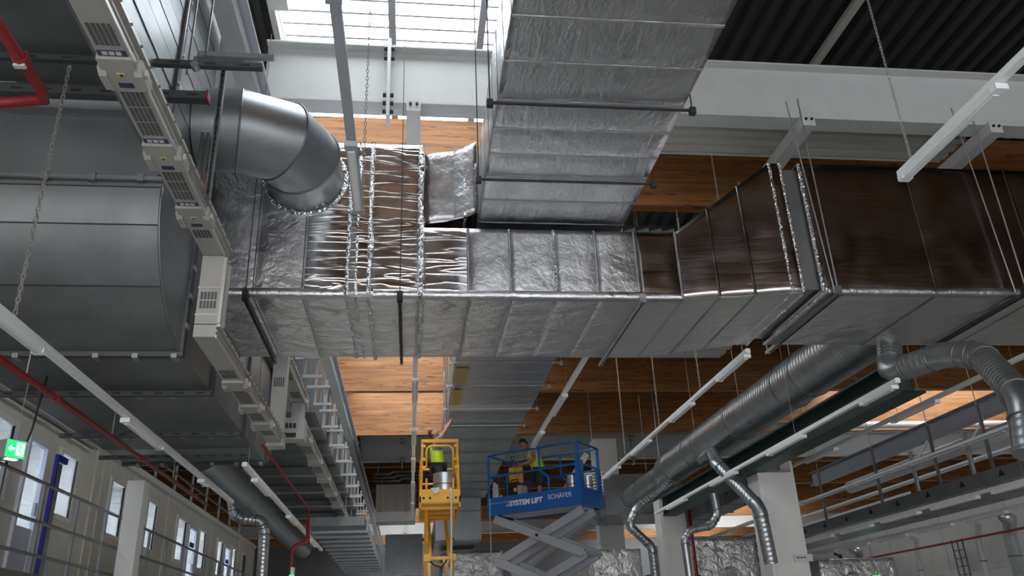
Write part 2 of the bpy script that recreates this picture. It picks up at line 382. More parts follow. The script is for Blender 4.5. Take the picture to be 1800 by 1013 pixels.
# dark louvre under the timber beam on the right
t = thing('louvre_grille', 'dark slatted louvre seen in the gap beside the sloping foil duct', 'louvre', (4.2, 14.0, 8.2))
for k in range(14):
    MB().bar((2.9 + 0.26 * k, 13.9, 8.35), (2.9 + 0.26 * k + 0.02, 13.9, 9.0), 0.03, 0.24, (0.8, -0.6, 0)).out('slat', 'galv_dark', t)
MB().box(2.7, 6.4, 13.85, 14.0, 8.25, 8.36).out('frame', 'green', t); MB().box(2.7, 6.4, 14.1, 14.14, 8.2, 9.2).out('backing', 'seam_dark', t)
# white longitudinal beam with pipe left of the skylight
t = thing('edge_beam', 'white edge beam running away along the left side of skylight', 'beam', (-2.30, 8, 8.7))
ibeam(MB(), 'y', -4, 70, -2.30, 8.70, 0.38, 0.26, 0.03, 0.02).out('beam_section', 'white', t)
tag(MB().box(-4.6, -2.72, 5.2, 9.4, 9.56, 9.6).out('soffit_sheet', 'white'), 'white soffit sheet above the square duct at top left', 'sheet')
tag(MB().tube([(-2.08, -4, 8.78), (-2.08, 70, 8.78)], 0.068, 12).out('drain_pipe', 'greyarm', smooth=True), 'long grey round pipe beside the white edge beam', 'pipe')
for y0, y1, lab in ((3, 8.9, 'white purlin beam beside the skylight at top left'),):
    t = thing('skylight_purlin', lab, 'purlin', (-2.0, y0, 10.4))
    MB().box(-2.12, -1.86, y0 + 2.3, 9.6, 10.2, 10.5).out('purlin', 'white', t)
    for k in range(3): MB().box(-2.4, -2.1, 8.0 + 0.55 * k, 8.12 + 0.55 * k, 10.2, 10.42).out('cleat', 'white', t)
# ================================================================ insulated ducts
def wrap(name, axis, s0, s1, parent, m_side, m_under, bulge=0.015, amp=0.008, seed=0, step=0.07, cap=(False, False), fr=1.0):
    """skin of one foil section; s = (t, a0, a1, z0, z1); a is the other horizontal axis"""
    t0, t1 = s0[0], s1[0]; nu = max(3, int(abs(t1 - t0) / step))
    def per(s, A, Z):
        _, a0, a1, z0, z1 = s; pts = []
        for i in range(A): pts.append((a0 + (a1 - a0) * i / A, z0, 0, -1, i / A, 0))
        for i in range(Z): pts.append((a1, z0 + (z1 - z0) * i / Z, 1, 0, i / Z, 1))
        for i in range(A): pts.append((a1 + (a0 - a1) * i / A, z1, 0, 1, i / A, 2))
        for i in range(Z): pts.append((a0, z1 + (z0 - z1) * i / Z, -1, 0, i / Z, 3))
        return pts
    A = max(3, int(abs(s0[2] - s0[1]) / step)); Z = max(3, int(abs(s0[4] - s0[3]) / step))
    vs = []; sides = None
    for i in range(nu + 1):
        u = i / nu; s = [s0[k] + (s1[k] - s0[k]) * u for k in range(5)]
        ring = per(s, A, Z); sides = [r[5] for r in ring]
        pu = 1 - (2 * u - 1) ** 6
        for a, z, na, nz, q, sd in ring:
            pq = 1 - (2 * q - 1) ** 8
            t = s[0]
            nv = noise.noise(Vector((t * 2.3 * fr + seed, a * 2.3 * fr, z * 2.3 * fr))) * 1.2 + noise.noise(Vector((t * 7 * fr, a * 7 * fr + seed, z * 7 * fr))) * 0.8
            dsp = bulge * pu * (0.35 + 0.65 * pq) + amp * nv * (0.25 + 0.75 * pu)
            if q == 0: dsp = bulge * 0.1
            aa = a + na * dsp; zz = z + nz * dsp
            tt = t
            vs.append((tt, aa, zz) if axis == 'x' else (aa, tt, zz))
    n = 2 * (A + Z); fs = []; mi = []
    for i in range(nu):
        for j in range(n):
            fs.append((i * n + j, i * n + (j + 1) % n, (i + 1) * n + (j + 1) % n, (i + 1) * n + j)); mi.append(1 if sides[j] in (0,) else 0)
    if cap[0]: fs.append(tuple(range(n - 1, -1, -1))); mi.append(0)
    if cap[1]: fs.append(tuple(range(nu * n, (nu + 1) * n))); mi.append(0)
    mb = MB(); mb.add(vs, fs); o = mb.out(name, m_side, parent, smooth=True)
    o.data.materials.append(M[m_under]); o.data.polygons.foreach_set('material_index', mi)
    return o
def band(name, axis, t, a0, a1, z0, z1, w, proud, m, parent, lump=0.35, seed=0, sides=(0, 1, 2, 3), step=0.05):
    """lumpy taped seam round a duct; only on the chosen sides"""
    corners = [(a0, z0), (a1, z0), (a1, z1), (a0, z1)]; nrm = [(0, -1), (1, 0), (0, 1), (-1, 0)]
    mb = MB()
    for sd in sides:
        (pa, pz), (qa, qz) = corners[sd], corners[(sd + 1) % 4]; na, nz = nrm[sd]
        L = math.hypot(qa - pa, qz - pz); n = max(2, int(L / step)); vs = []
        for i in range(n + 1):
            q = i / n; a = pa + (qa - pa) * q; z = pz + (qz - pz) * q
            k = noise.noise(Vector((q * L * 5 + seed * 3.1, sd * 7, seed)))
            k2 = noise.noise(Vector((q * L * 2 + seed, sd * 5, 9))); hgt = proud * (1 + lump * 2 * k); off = w * 0.35 * lump * k2
            for du, dh in ((-0.5, -0.012), (-0.3, 0.8), (0, 1), (0.3, 0.8), (0.5, -0.012)):
                h = hgt * dh if dh > 0 else dh; tt = t + w * du * (1 + lump * k2) + off
                aa, zz = a + na * h, z + nz * h
                vs.append((tt, aa, zz) if axis == 'x' else (aa, tt, zz))
        fs = [(i * 5 + j, i * 5 + j + 1, (i + 1) * 5 + j + 1, (i + 1) * 5 + j) for i in range(n) for j in range(4)]
        mb.add(vs, fs)
    return mb.out(name, m, parent, smooth=True)
# ---- broad cross duct running left to right
CD = thing('cross_duct', 'broad silver foil-wrapped duct crossing the whole hall from left to right', 'duct', (1.0, 10.6, 5.63))
tallL = lambda x: (x, 9.46, 11.8, 5.63, 7.86)
mid = lambda x: (x, 9.46, 11.8, 5.63, 6.6)
def tap(x):
    u = (x - 3.48) / (4.87 - 3.48); return (x, 9.46 - 0.26 * u, 11.8 - 0.6 * u, 5.63, 6.6 + 0.98 * u)
right = lambda x: (x, 9.2, 11.2, 5.63, 7.58)
seg = []
xl = [-2.62, -1.95, -1.36, -0.83, -0.56, 0.085]
for i in range(len(xl) - 1):
    wrap('duct_section', 'x', tallL(xl[i]), tallL(xl[i + 1]), CD, 'foil' if i < 2 else 'foil_streak', 'foil_soft', 0.016, 0.009, i, cap=(i == 0, i == len(xl) - 2))
xm = [0.085, 0.69, 1.23, 1.82, 2.37, 2.91, 3.48]
for i in range(len(xm) - 1):
    wrap('duct_section', 'x', mid(xm[i]), mid(xm[i + 1]), CD, 'foil_streak' if i < 1 else 'foil' if i < 5 else 'foil_dark', 'foil_soft', 0.014, 0.007, 20 + i, cap=(True, False))
xt = [3.48, 3.95, 4.4, 4.87]
for i in range(3):
    wrap('duct_section', 'x', tap(xt[i]), tap(xt[i + 1]), CD, 'foil_dark', 'foil_soft', 0.010, 0.004, 30 + i)
xr = [5.30, 6.88, 8.4, 9.9, 11.4]
wrap('duct_section', 'x', right(4.87), right(5.02), CD, 'foil_dark', 'foil_soft', 0.01, 0.006, 39)
for i in range(4):
    wrap('duct_section', 'x', right(xr[i]), right(xr[i + 1]), CD, 'foil_dark', 'foil_soft', 0.015, 0.004, 40 + i, cap=(i == 0, i == 3))
# plain metal collar between the two wrapped lengths
MB().box(5.0, 5.32, 9.27, 11.13, 5.70, 7.52).out('flange_collar', 'galv', CD)
for x in (5.02, 5.30):
    band('taped_edge', 'x', x, 9.2, 11.2, 5.63, 7.58, 0.05, 0.02, 'foil_tape', CD, 0.5, x)
for x, w, pr, z1 in ((-0.83, 0.06, 0.03, 7.86), (-0.72, 0.05, 0.02, 7.86), (-0.56, 0.07, 0.04, 7.86), (0.085, 0.07, 0.035, 7.86)):
    band('taped_seam', 'x', x, 9.46, 11.8, 5.63, z1, w, pr, 'foil_tape', CD, 0.6, x * 10)
for x in (-1.95, -1.36):
    band('taped_seam', 'x', x, 9.46, 11.8, 5.63, 7.86, 0.05, 0.012, 'foil', CD, 0.2, x)
for i, x in enumerate(xm[1:]):
    band('taped_seam', 'x', x, 9.46, 11.8, 5.63, 6.6, 0.045, 0.013, 'foil_tape' if i == 2 else 'foil', CD, 0.35, x)
for x in xt[1:]:
    s = tap(x); band('taped_seam', 'x', x, s[1], s[2], s[3], s[4], 0.05, 0.012, 'foil_dark' if x != 4.87 else 'foil_tape', CD, 0.35, x)
for x in xr[1:3]:
    band('taped_seam', 'x', x, 9.2, 11.2, 5.63, 7.58, 0.06, 0.010, 'foil_dark', CD, 0.3, x)
# horizontal tape along the lower front corner
for (xa, xb, y) in ((-2.6, -0.86, 9.46), (-0.5, 0.05, 9.46), (0.12, 3.46, 9.46), (5.34, 11.3, 9.2)):
    mb = MB(); n = int((xb - xa) / 0.08); vs = []
    for i in range(n + 1):
        x = xa + (xb - xa) * i / n; k = 0.006 * noise.noise(Vector((x * 4, y, 1)))
        for dy, z in ((0.07, 5.612), (0.0, 5.608 + k), (-0.022 - abs(k), 5.63), (-0.024 - abs(k), 5.68 + k * 2), (-0.012, 5.715)):
            vs.append((x, y + dy, z))
    mb.add(vs, [(i * 5 + j, i * 5 + j + 1, (i + 1) * 5 + j + 1, (i + 1) * 5 + j) for i in range(n) for j in range(4)]).out('corner_tape', 'foil', CD, smooth=True)
# insulation pins with dimples on the wrapped faces; glints put into pale star shapes
pin = None
def add_pin(p, nrm):
    global pin
    n = Vector(nrm)
    if pin is None:
        mb = MB(); vs = [(0, 0, 0.03)]; 
        for k in range(12):
            a = k * math.pi / 6; r = 0.10 if k % 2 else 0.014; vs.append((r * math.cos(a), r * math.sin(a), 0.004))
        pin = mb.add(vs, [(0, 1 + k, 1 + (k + 1) % 12) for k in range(12)]).out('insulation_pin', 'pin', CD)
        o = pin
    else:
        o = pin.copy(); COL.objects.link(o)
    o.location = Vector(p) - WL['cross_duct']; o.rotation_euler = n.to_track_quat('Z', 'Y').to_euler()
WL['insulation_pin'] = Vector((0, 0, 0))
rp = random.Random(3)
for x in (5.75, 6.2, 6.75, 7.25, 7.75, 8.2):
    for z in (5.95, 6.35, 6.75, 7.15, 7.45): add_pin((x + rp.uniform(-.08, .08), 9.172, z + rp.uniform(-.05, .05)), (0, -1, 0))
    for y in (9.6, 10.1, 10.6): add_pin((x + rp.uniform(-.1, .1), y + rp.uniform(-.1, .1), 5.602), (0, 0, -1))
for x in (-2.3, -1.7, -1.05):
    for z in (6.15, 6.75, 7.3): add_pin((x + rp.uniform(-.06, .06), 9.43, z + rp.uniform(-.06, .06)), (0, -1, 0))
    for y in (9.9, 10.5, 11.2): add_pin((x + rp.uniform(-.1, .1), y, 5.602), (0, 0, -1))
# ---- branch joining the cross duct to the long duct
BR = thing('branch_duct', 'short foil-wrapped branch duct joining the left foil duct to the long duct', 'duct', (0.5, 10.6, 6.75))
wrap('duct_section', 'x', (0.13, 9.62, 11.6, 6.76, 7.84), (0.52, 9.58, 11.6, 6.80, 7.86), BR, 'foil', 'foil_dark', 0.02, 0.014, 71, cap=(True, False))  # darker foil underneath puts the shade into the colour
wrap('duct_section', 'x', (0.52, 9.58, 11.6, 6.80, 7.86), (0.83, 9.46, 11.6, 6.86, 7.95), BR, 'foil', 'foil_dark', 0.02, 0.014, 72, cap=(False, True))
band('taped_seam', 'x', 0.67, 9.54, 11.6, 6.83, 7.90, 0.06, 0.03, 'foil_tape', BR, 0.5, 4)
# ---- long duct overhead running away
LD = thing('long_duct', 'long foil-wrapped duct running overhead from camera, passing over the cross duct', 'duct', (1.82, 10, 6.72))
ld = lambda y: (y, 0.84 - 0.0 * y, 2.80, 6.72, 7.62)
yl = [0.5, 1.5, 2.5, 3.5, 4.3, 5.0, 5.62, 6.24, 6.85, 7.35, 7.85, 8.35, 8.9, 9.5, 10.3, 11.2, 12.1, 13.0, 13.9, 14.6, 15.2, 15.95, 16.7, 17.6, 18.5]
for i in range(len(yl) - 1):
    wrap('duct_section', 'y', ld(yl[i]), ld(yl[i + 1]), LD, 'foil', 'foil_under' if yl[i] < 10 else 'foil', 0.012, 0.008, 100 + i, cap=(i == 0, False), step=0.08)
for i, y in enumerate(yl[1:-1]):
    if y < 11 or y > 14:
        band('taped_seam', 'y', y, 0.84, 2.80, 6.72, 7.62, 0.04, 0.010, 'foil', LD, 0.3, y)
for y0 in (18.6,):
    wrap('duct_section', 'y', ld(18.5), ld(18.95), LD, 'foil_soft', 'foil_soft', 0.01, 0.012, 140, cap=(False, True))
mb = MB(); mb.box(0.86, 1.12, 15.6, 16.6, 6.675, 6.70); mb.box(0.88, 1.08, 17.1, 18.3, 6.675, 6.70); mb.out('bare_insulation_strip', mat('yellow_wool', (0.50, 0.36, 0.13), 0.9, bump=0.5, bscale=(20, 20, 20)), LD)
y = 18.95; k = 0
while y < 30:
    MB().box(0.88, 2.76, y, y + 1.50, 6.735, 7.60).out('bare_section', 'galv', LD)
    MB().box(0.86, 2.78, y + 1.49, y + 1.55, 6.70, 7.62).out('joint_flange', 'galv_dark', LD)
    y += 1.55; k += 1
MB().box(0.9, 2.6, y + 0.02, y + 1.8, 5.2, 7.6).out('drop_box', 'galv', LD); MB().box(0.86, 2.64, y, y + 1.84, 6.2, 6.27).out('joint_flange', 'galv_dark', LD); MB().box(0.9, 2.5, y + 1.9, y + 9, 5.2, 6.2).out('bare_section', 'galv', LD)
# hangers under the long duct (rail, clamps and rods belong together)
def duct_hanger(y, label, m='seam_dark', zt=11.0, x0=0.72, x1=2.92, z=6.66):
    t = thing('duct_hanger', label, 'hanger', (1.82, y, z), 'hanger rails under the long duct')
    MB().box(x0, x1, y - 0.012, y + 0.012, z + 0.005, z + 0.03).out('rail', m, t)
    for x in (x0 + 0.03, x1 - 0.03):
        MB().box(x - 0.032, x + 0.032, y - 0.032, y + 0.032, z - 0.03, z + 0.045).out('clamp', m if m != 'galv_bright' else 'white', t)
        MB().tube([(x, y, z), (x, y, zt)], 0.008 if m == 'seam_dark' else 0.014, 6).out('rod', 'rail_dark' if m == 'seam_dark' else 'galv_bright', t)
duct_hanger(6.85, 'dark hanger rail under the long duct, first from the top of picture')
duct_hanger(8.35, 'dark hanger rail under the long duct, second from the top of picture')
duct_hanger(15.2, 'bright hanger rail under the long duct, just beyond the cross duct', 'galv_bright', x0=0.70, x1=2.95)
duct_hanger(16.75, 'bright hanger rail under the long duct, midway along the wrapped end', 'galv_bright', x0=0.70, x1=2.95)
duct_hanger(18.6, 'bright hanger rail under the long duct above the reaching worker', 'galv_bright', x0=0.70, x1=2.95)
duct_hanger(20.2, 'bright hanger rail under the bare metal end of the long duct', 'galv_bright', x0=0.80, x1=2.85)
# trapeze rails under the cross duct
def trapeze(x, y0, y1, label, m='rail_dark', w=0.045, rods=True, zt=9.6, rm='rail_dark', rr=0.006):
    t = thing('trapeze_hanger', label, 'hanger', (x, y0, 5.55), 'trapeze hangers under the cross duct')
    channel(MB(), (x, y0, 5.565), (x, y1, 5.565), w, 0.05, (0, 0, -1)).out('channel', m, t)
    MB().box(x - 0.035, x + 0.035, y0 + 0.0, y0 + 0.1, 5.54, 5.66).out('end_clip', 'black' if m == 'rail_dark' else m, t)
    for k in range(14 if m == 'rail_dark' else 0):
        yy = y0 + 0.15 + (y1 - y0 - 0.3) * k / 13
        MB().box(x - 0.012, x + 0.012, yy - 0.03, yy + 0.03, 5.532, 5.542).out('slot', 'black', t)
    if rods:
        for yy in (y0 + 0.03, y1 - 0.03): MB().tube([(x, yy, 5.55), (x, yy, zt)], rr, 6).out('rod', rm, t)
trapeze(-2.03, 9.38, 11.9, 'dark slotted trapeze rail under the left end of the cross duct')
trapeze(-0.17, 9.36, 11.95, 'dark slotted trapeze rail under cross duct, straight above the yellow lift')
trapeze(2.92, 9.36, 12.0, 'light trapeze rail under the cross duct middle, right of the long duct', 'galv_bright')
trapeze(5.42, 9.05, 11.4, 'trapeze rail beside the metal collar of the cross duct', 'galv', 0.06, True, 8.6, 'galv_bright', 0.010)
trapeze(7.98, 8.95, 11.4, 'dark trapeze rail under the far right of the cross duct', 'rail_dark', 0.06, True, 8.6, 'galv_bright', 0.010)
for x in (5.36, 7.9):
    tag(MB().tube([(x - 0.12, 9.08, 8.55), (x + 0.02, 9.10, 5.62)], 0.009, 6).out('brace_rod', 'galv_bright'), 'slanted thin brace rod in front of the %s' % ('foil duct collar' if x < 6 else 'rightmost foil duct face'), 'rod')
# ---- round elbow duct from the air handler into the cross duct
RD = thing('round_elbow_duct', 'large grey round elbow duct bending into the left foil duct', 'duct', (-1.8, 8.6, 6.6))
pts = [(-2.49, 8.38, 7.26), (-2.06, 8.38, 7.26), (-1.62, 8.58, 7.27), (-1.43, 8.98, 7.28), (-1.42, 9.47, 7.28)]
for i in range(4):
    a = pts; seglist = []
    P0, P1 = Vector(pts[i]), Vector(pts[i + 1])
mbs = MB().tube(pts, 0.49, 40, cap=False); n = 40
for i in range(4):
    mb = MB(); mb.add(mbs.v[i * n:(i + 2) * n], [(j, (j + 1) % n, n + (j + 1) % n, n + j) for j in range(n)]); mb.out('duct_segment', 'galv', RD, smooth=True)
for i in (1, 2, 3):
    ring = [Vector(v) for v in mbs.v[i * n:(i + 1) * n]]; c = sum(ring, Vector()) / n
    mb = MB(); mb.tube([c + (v - c) * 1.008 for v in ring] + [c + (ring[0] - c) * 1.008, c + (ring[1] - c) * 1.008], 0.012, 6, cap=False); mb.out('seam_ring', 'galv_dark', RD, smooth=True)
MB().torus((-1.42, 9.45, 7.28), (0, 1, 0), 0.52, 0.035, 40, 8).out('foil_collar', 'foil_tape', RD, smooth=True)
# ================================================================ big square galvanised air duct at left
AH = thing('elbow_air_duct', 'huge dark galvanised rectangular duct with curved elbow filling the left side', 'duct', (-3.6, 8, 4.62))
XL, XR = -4.78, -2.5
def shell(prof, m='galv_dark', name='elbow_sheet'):
    """sheet swept across the duct's width, with thickness"""
    n = len(prof); mb = MB(); vs = []
    for y, z in prof: vs += [(XL, y, z), (XR, y, z)]
    mb.add(vs, [(2 * i, 2 * i + 1, 2 * i + 3, 2 * i + 2) for i in range(n - 1)])
    vs = []
    for y, z in prof: vs += [(XL, y + 0.02, z + 0.02), (XR, y + 0.02, z + 0.02)]
    mb.add(vs, [(2 * i + 1, 2 * i, 2 * i + 2, 2 * i + 3) for i in range(n - 1)])
    return mb.out(name, m, AH, smooth=True)
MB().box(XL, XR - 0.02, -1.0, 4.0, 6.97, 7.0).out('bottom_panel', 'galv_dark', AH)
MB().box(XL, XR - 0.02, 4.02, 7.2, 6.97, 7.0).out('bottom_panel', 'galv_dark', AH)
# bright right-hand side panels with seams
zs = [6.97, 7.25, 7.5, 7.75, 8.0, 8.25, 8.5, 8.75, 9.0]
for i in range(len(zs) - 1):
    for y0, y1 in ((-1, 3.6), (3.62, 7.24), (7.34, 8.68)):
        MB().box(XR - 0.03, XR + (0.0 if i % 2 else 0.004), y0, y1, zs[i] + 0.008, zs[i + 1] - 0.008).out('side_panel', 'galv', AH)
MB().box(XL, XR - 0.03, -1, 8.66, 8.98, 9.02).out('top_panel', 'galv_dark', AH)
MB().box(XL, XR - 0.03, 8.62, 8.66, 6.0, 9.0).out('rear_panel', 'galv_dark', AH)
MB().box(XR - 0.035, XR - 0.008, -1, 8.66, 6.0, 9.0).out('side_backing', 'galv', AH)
t2 = MB().box(XR - 0.04, XR + 0.035, 7.24, 7.34, 6.9, 9.0).out('vertical_flange', 'rail_dark', AH)
for k in range(6): MB().disc((XR + 0.04, 7.29, 7.1 + 0.36 * k), (1, 0, 0), 0.025, 0.03, 6).out('flange_bolt', 'white', AH)
# throat, elbow and straight run
shell([(7.22, 6.97), (7.30, 6.93), (7.35, 6.85), (7.36, 6.74)])
MB().box(XL, XR + 0.01, 7.33, 7.44, 6.70, 6.76).out('cross_flange', 'galv', AH)
shell([(7.38, 6.70), (7.385, 6.3), (7.39, 5.9)])
e1 = [(7.39, 5.9), (7.40, 5.78), (7.43, 5.65), (7.47, 5.52)]
e2 = [(7.47, 5.52), (7.54, 5.37), (7.64, 5.21), (7.76, 5.07), (7.82, 5.01)]
e3 = [(7.82, 5.01), (7.96, 4.90), (8.13, 4.79), (8.35, 4.70), (8.72, 4.62)]
for e in (e1, e2, e3): shell(e)
for (y, z) in (e1[0], e2[0], e3[0]):
    MB().tube([(XL, y - 0.004, z - 0.004), (XR, y - 0.004, z - 0.004)], 0.007, 6).out('sheet_seam', 'seam_dark', AH)
MB().box(XL, XR + 0.01, 7.33, 7.37, 5.95, 5.99).out('cross_flange', 'galv', AH)
for k in range(5):
    MB().box(XL + 0.25 + 0.45 * k, XL + 0.31 + 0.45 * k, 7.32, 7.38, 5.93, 6.01).out('flange_clip', 'galv', AH)
side = [(7.39, 6.97)] + e1 + e2[1:] + e3[1:] + [(8.72, 6.97)]
MB().prism(side, 'x', XR - 0.012, XR).out('elbow_side', 'galv', AH)
edge = [(XR + 0.004, y - 0.006, z - 0.006) for y, z in e1 + e2[1:] + e3[1:]]
MB().tube(edge, 0.016, 6).out('elbow_edge', 'galv_dark', AH, smooth=True)
MB().box(XR - 0.01, XR + 0.03, 8.68, 8.75, 4.60, 6.0).out('side_flange', 'galv', AH)
for z in (4.9, 5.25, 5.6): MB().box(XR + 0.03, XR + 0.05, 8.66, 8.77, z, z + 0.05).out('flange_clip', 'galv_bright', AH)
runs = [(8.78, 10.16), (10.26, 12.28), (12.40, 13.3), (13.34, 14.30)]
for y0, y1 in runs:
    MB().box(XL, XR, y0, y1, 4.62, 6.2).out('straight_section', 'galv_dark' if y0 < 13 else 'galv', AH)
for yc in (8.74, 10.21, 12.34, 14.36):
    MB().box(XL - 0.03, XR + 0.035, yc - 0.05, yc + 0.05, 4.575, 6.24).out('joint_flange', 'rail_dark', AH)
    for k in range(6):
        MB().box(XL + 0.2 + 0.4 * k, XL + 0.26 + 0.4 * k, yc - 0.07, yc + 0.07, 4.55, 4.6).out('flange_clip', 'galv', AH)
# upturned end of the duct
pr = [(14.40, 4.62)] + [(14.40 + 0.75 * math.sin(a), 4.62 + 0.75 * (1 - math.cos(a))) for a in [0.2 * k for k in range(8)]] + [(15.15, 6.2), (14.40, 6.2)]
MB().prism(pr, 'x', XL, XR).out('upturned_end', 'galv', AH)
# support channels below and above the duct
def cross_channel(y, z, x0, x1, label, m='rail_dark', w=0.06, h=0.06, rods=()):
    t = thing('support_channel', label, 'channel', ((x0 + x1) / 2, y, z), 'support channels of the square duct')
    channel(MB(), (x0, y, z), (x1, y, z), w, h).out('channel', m, t)
    for k in range(10):
        xx = x0 + (x1 - x0) * (k + 0.5) / 10
        MB().box(xx - 0.05, xx + 0.05, y - w / 2 - 0.003, y - w / 2 + 0.004, z - 0.012, z + 0.012).out('slot', 'black', t)
    for x in rods: MB().tube([(x, y, z), (x, y, z + 4.2)], 0.01, 6).out('rod', 'galv_bright', t)
cross_channel(10.0, 4.54, XL - 0.1, XR + 0.06, 'dark support channel under the square duct, nearest below the elbow')
cross_channel(11.9, 4.50, XL - 0.1, XR + 0.05, 'dark support channel under the middle of the square duct')
cross_channel(13.35, 4.50, XL - 0.05, XR - 0.05, 'long dark channel under the last length of the square duct')
cross_channel(6.70, 6.88, XL, -1.50, 'upper dark channel crossing behind the busbar at top left', rods=(-2.28,))
cross_channel(6.98, 6.70, XL, -2.06, 'red-capped dark channel just below the square duct at top left', w=0.10, h=0.09)
tag(MB().box(-2.07, -2.045, 6.92, 7.04, 6.655, 6.75).out('end_cap', 'red'), 'small red plastic cap on the end of a dark channel', 'cap')
t = thing('strut_clamp', 'cluster of steel channel clamps hung beside the square duct', 'clamp', (-1.8, 6.75, 6.8))
channel(MB(), (-2.2, 6.85, 7.05), (-1.66, 6.85, 7.05), 0.06, 0.06).out('channel', 'galv', t)
channel(MB(), (-2.1, 6.62, 6.94), (-1.38, 6.62, 6.94), 0.05, 0.05).out('channel', 'galv_bright', t)
MB().disc((-1.66, 6.85, 7.05), (0, 1, 0), 0.05, 0.08, 8).out('bolt', 'galv_bright', t)
MB().disc((-2.12, 6.66, 6.83), (0, 1, 0), 0.04, 0.08, 8).out('bolt', 'galv_bright', t)
t = thing('perforated_strut', 'upright perforated steel strut hanging beside the square duct', 'strut', (-1.915, 6.9, 5.5))
channel(MB(), (-1.915, 6.9, 5.5), (-1.915, 6.9, 7.06), 0.05, 0.04, (0, -1, 0)).out('channel', 'galv', t)
for k in range(22): MB().box(-1.925, -1.905, 6.868, 6.876, 5.56 + 0.066 * k, 5.60 + 0.066 * k).out('slot', 'black', t)
for x, y, z0, z1, lab in ((-2.22, 6.75, 6.8, 9.6, 'left thin steel rod hanging from the roof at top left'), (-2.02, 6.6, 6.9, 9.6, 'right thin steel rod hanging from the roof at top left'), (-2.08, 7.4, 5.5, 7.0, 'left of two short rods beside the upright perforated strut'), (-2.0, 7.2, 5.5, 7.0, 'right of two short rods beside the upright perforated strut')):
    tag(MB().tube([(x, y, z0), (x, y, z1)], 0.010, 6).out('hanger_rod', 'galv'), lab, 'rod')
t = thing('bent_conduit', 'bundle of thin bent grey conduits behind the round elbow duct', 'conduit', (-2.3, 8.0, 6.0))
for k in range(3): MB().tube([(-2.36 + 0.06 * k, 8.0, 5.9), (-2.36 + 0.06 * k, 8.0, 7.1)] + arc((-2.30 + 0.06 * k, 7.1), 0.06, 180, 90, 4, 'xz', 8.0) + [(-2.2, 8.0, 7.16)], 0.018, 6).out('conduit', 'galv_dark', t)
# ================================================================ busbar trunking
BT = thing('busbar_trunking', 'beige grey busbar trunking dropping down beside the square duct', 'busbar', (-2.08, 6, 4.5))
def bus_run(root, y0, y1, x0, x1, z0, z1, grilles=(), name='housing'):
    MB().box(x0, x1, y0, y1, z0, z1).out(name, 'busbar', root)
    mb = MB(); mb.box(x1, x1 + 0.012, y0, y1, z0 - 0.012, z0 + 0.02); mb.box(x1, x1 + 0.035, y0, y1, z1 - 0.02, z1 + 0.012); mb.box(x1, x1 + 0.012, y0, y1, z0 + 0.06, z0 + 0.075); mb.out('side_rail', 'busbar_side', root)
    n = max(2, int((y1 - y0) / 0.22))
    for k in range(n):
        y = y0 + (y1 - y0) * (k + 0.5) / n
        MB().disc((x1 + 0.037, y, z1 - 0.004), (1, 0, 0), 0.011, 0.014, 6).out('screw', 'grille', root)
    for a, b in grilles:
        m = MB(); rows = max(1, int((b - a) / 0.16)); 
        for r in range(rows):
            ya = a + (b - a) * r / rows
            for c in range(5):
                xx = x0 + 0.025 + (x1 - x0 - 0.05) * c / 5
                m.box(xx, xx + (x1 - x0 - 0.05) / 5 - 0.010, ya + 0.01, ya + (b - a) / rows - 0.012, z0 - 0.004, z0 + 0.002)
        m.out('vent_grille', 'grille', root, kind='stuff')
def tap_box(root, y0, y1, x0, x1, z0, labels=True):
    """joint cover with label plates, warning triangle and side ears"""
    b = MB().box(x0 - 0.012, x1 + 0.008, y0, y1, z0 - 0.03, z0 + 0.05).out('joint_cover', 'busbar', root)
    yc = (y0 + y1) / 2; L = y1 - y0
    for s, xx in ((-1, x0), (1, x1)):
        MB().prism([(y0 + L * 0.3, z0 - 0.02), (y0 + L * 0.45, z0 - 0.05), (y0 + L * 0.9, z0 - 0.05), (y0 + L, z0 - 0.02), (y0 + L, z0 + 0.06), (y0 + L * 0.3, z0 + 0.06)], 'x', xx + s * 0.012 - 0.028, xx + s * 0.012 + 0.028).out('side_ear', 'busbar', root)
    MB().box(x1 + 0.035, x1 + 0.06, yc, yc + 0.05, z0 - 0.02, z0 + 0.03).out('latch', 'cream', root)
    if labels:
        MB().box(x0 + 0.01, x1 - 0.02, y0 - 0.06, y0 - 0.005, z0 - 0.006, z0).out('label_strip', 'label', root)
        for c in range(3):
            xx = x0 + 0.04 + c * (x1 - x0 - 0.08) / 3
            MB().box(xx, xx + 0.035, y0 - 0.052, y0 - 0.018, z0 - 0.009, z0 - 0.005).out('label_square', 'white', root)
        MB().box(x0 + 0.06, x0 + 0.16, y1 - 0.10, y1 - 0.045, z0 - 0.034, z0 - 0.03).out('label_plate', 'label', root)
        t = (x0 + x1) / 2
        MB().prism([(t - 0.03, yc - 0.03), (t + 0.03, yc - 0.03), (t, yc + 0.03)], 'z', z0 - 0.034, z0 - 0.03).out('warning_triangle', 'warn', root)
        MB().prism([(t - 0.012, yc - 0.018), (t + 0.012, yc - 0.018), (t, yc + 0.012)], 'z', z0 - 0.037, z0 - 0.033).out('warning_mark', 'black', root)
bx0, bx1 = -2.20, -1.98
bus_run(BT, 2.5, 8.20, bx0, bx1, 5.46, 5.60, [(4.50, 4.74), (5.24, 5.82), (6.36, 6.85), (7.44, 7.62)])
for y0, y1 in ((4.84, 5.2), (5.92, 6.32), (6.96, 7.36)): tap_box(BT, y0, y1, bx0, bx1, 5.46)
MB().box(bx0, bx1, 8.02, 8.26, 4.69, 5.455).out('vertical_housing', 'busbar', BT)
MB().box(bx1, bx1 + 0.03, 8.02, 8.05, 4.7, 5.44).out('side_rail', 'busbar_side', BT); MB().box(bx1, bx1 + 0.03, 8.2, 8.24, 4.7, 5.44).out('side_rail', 'busbar_side', BT)
m_ = MB()
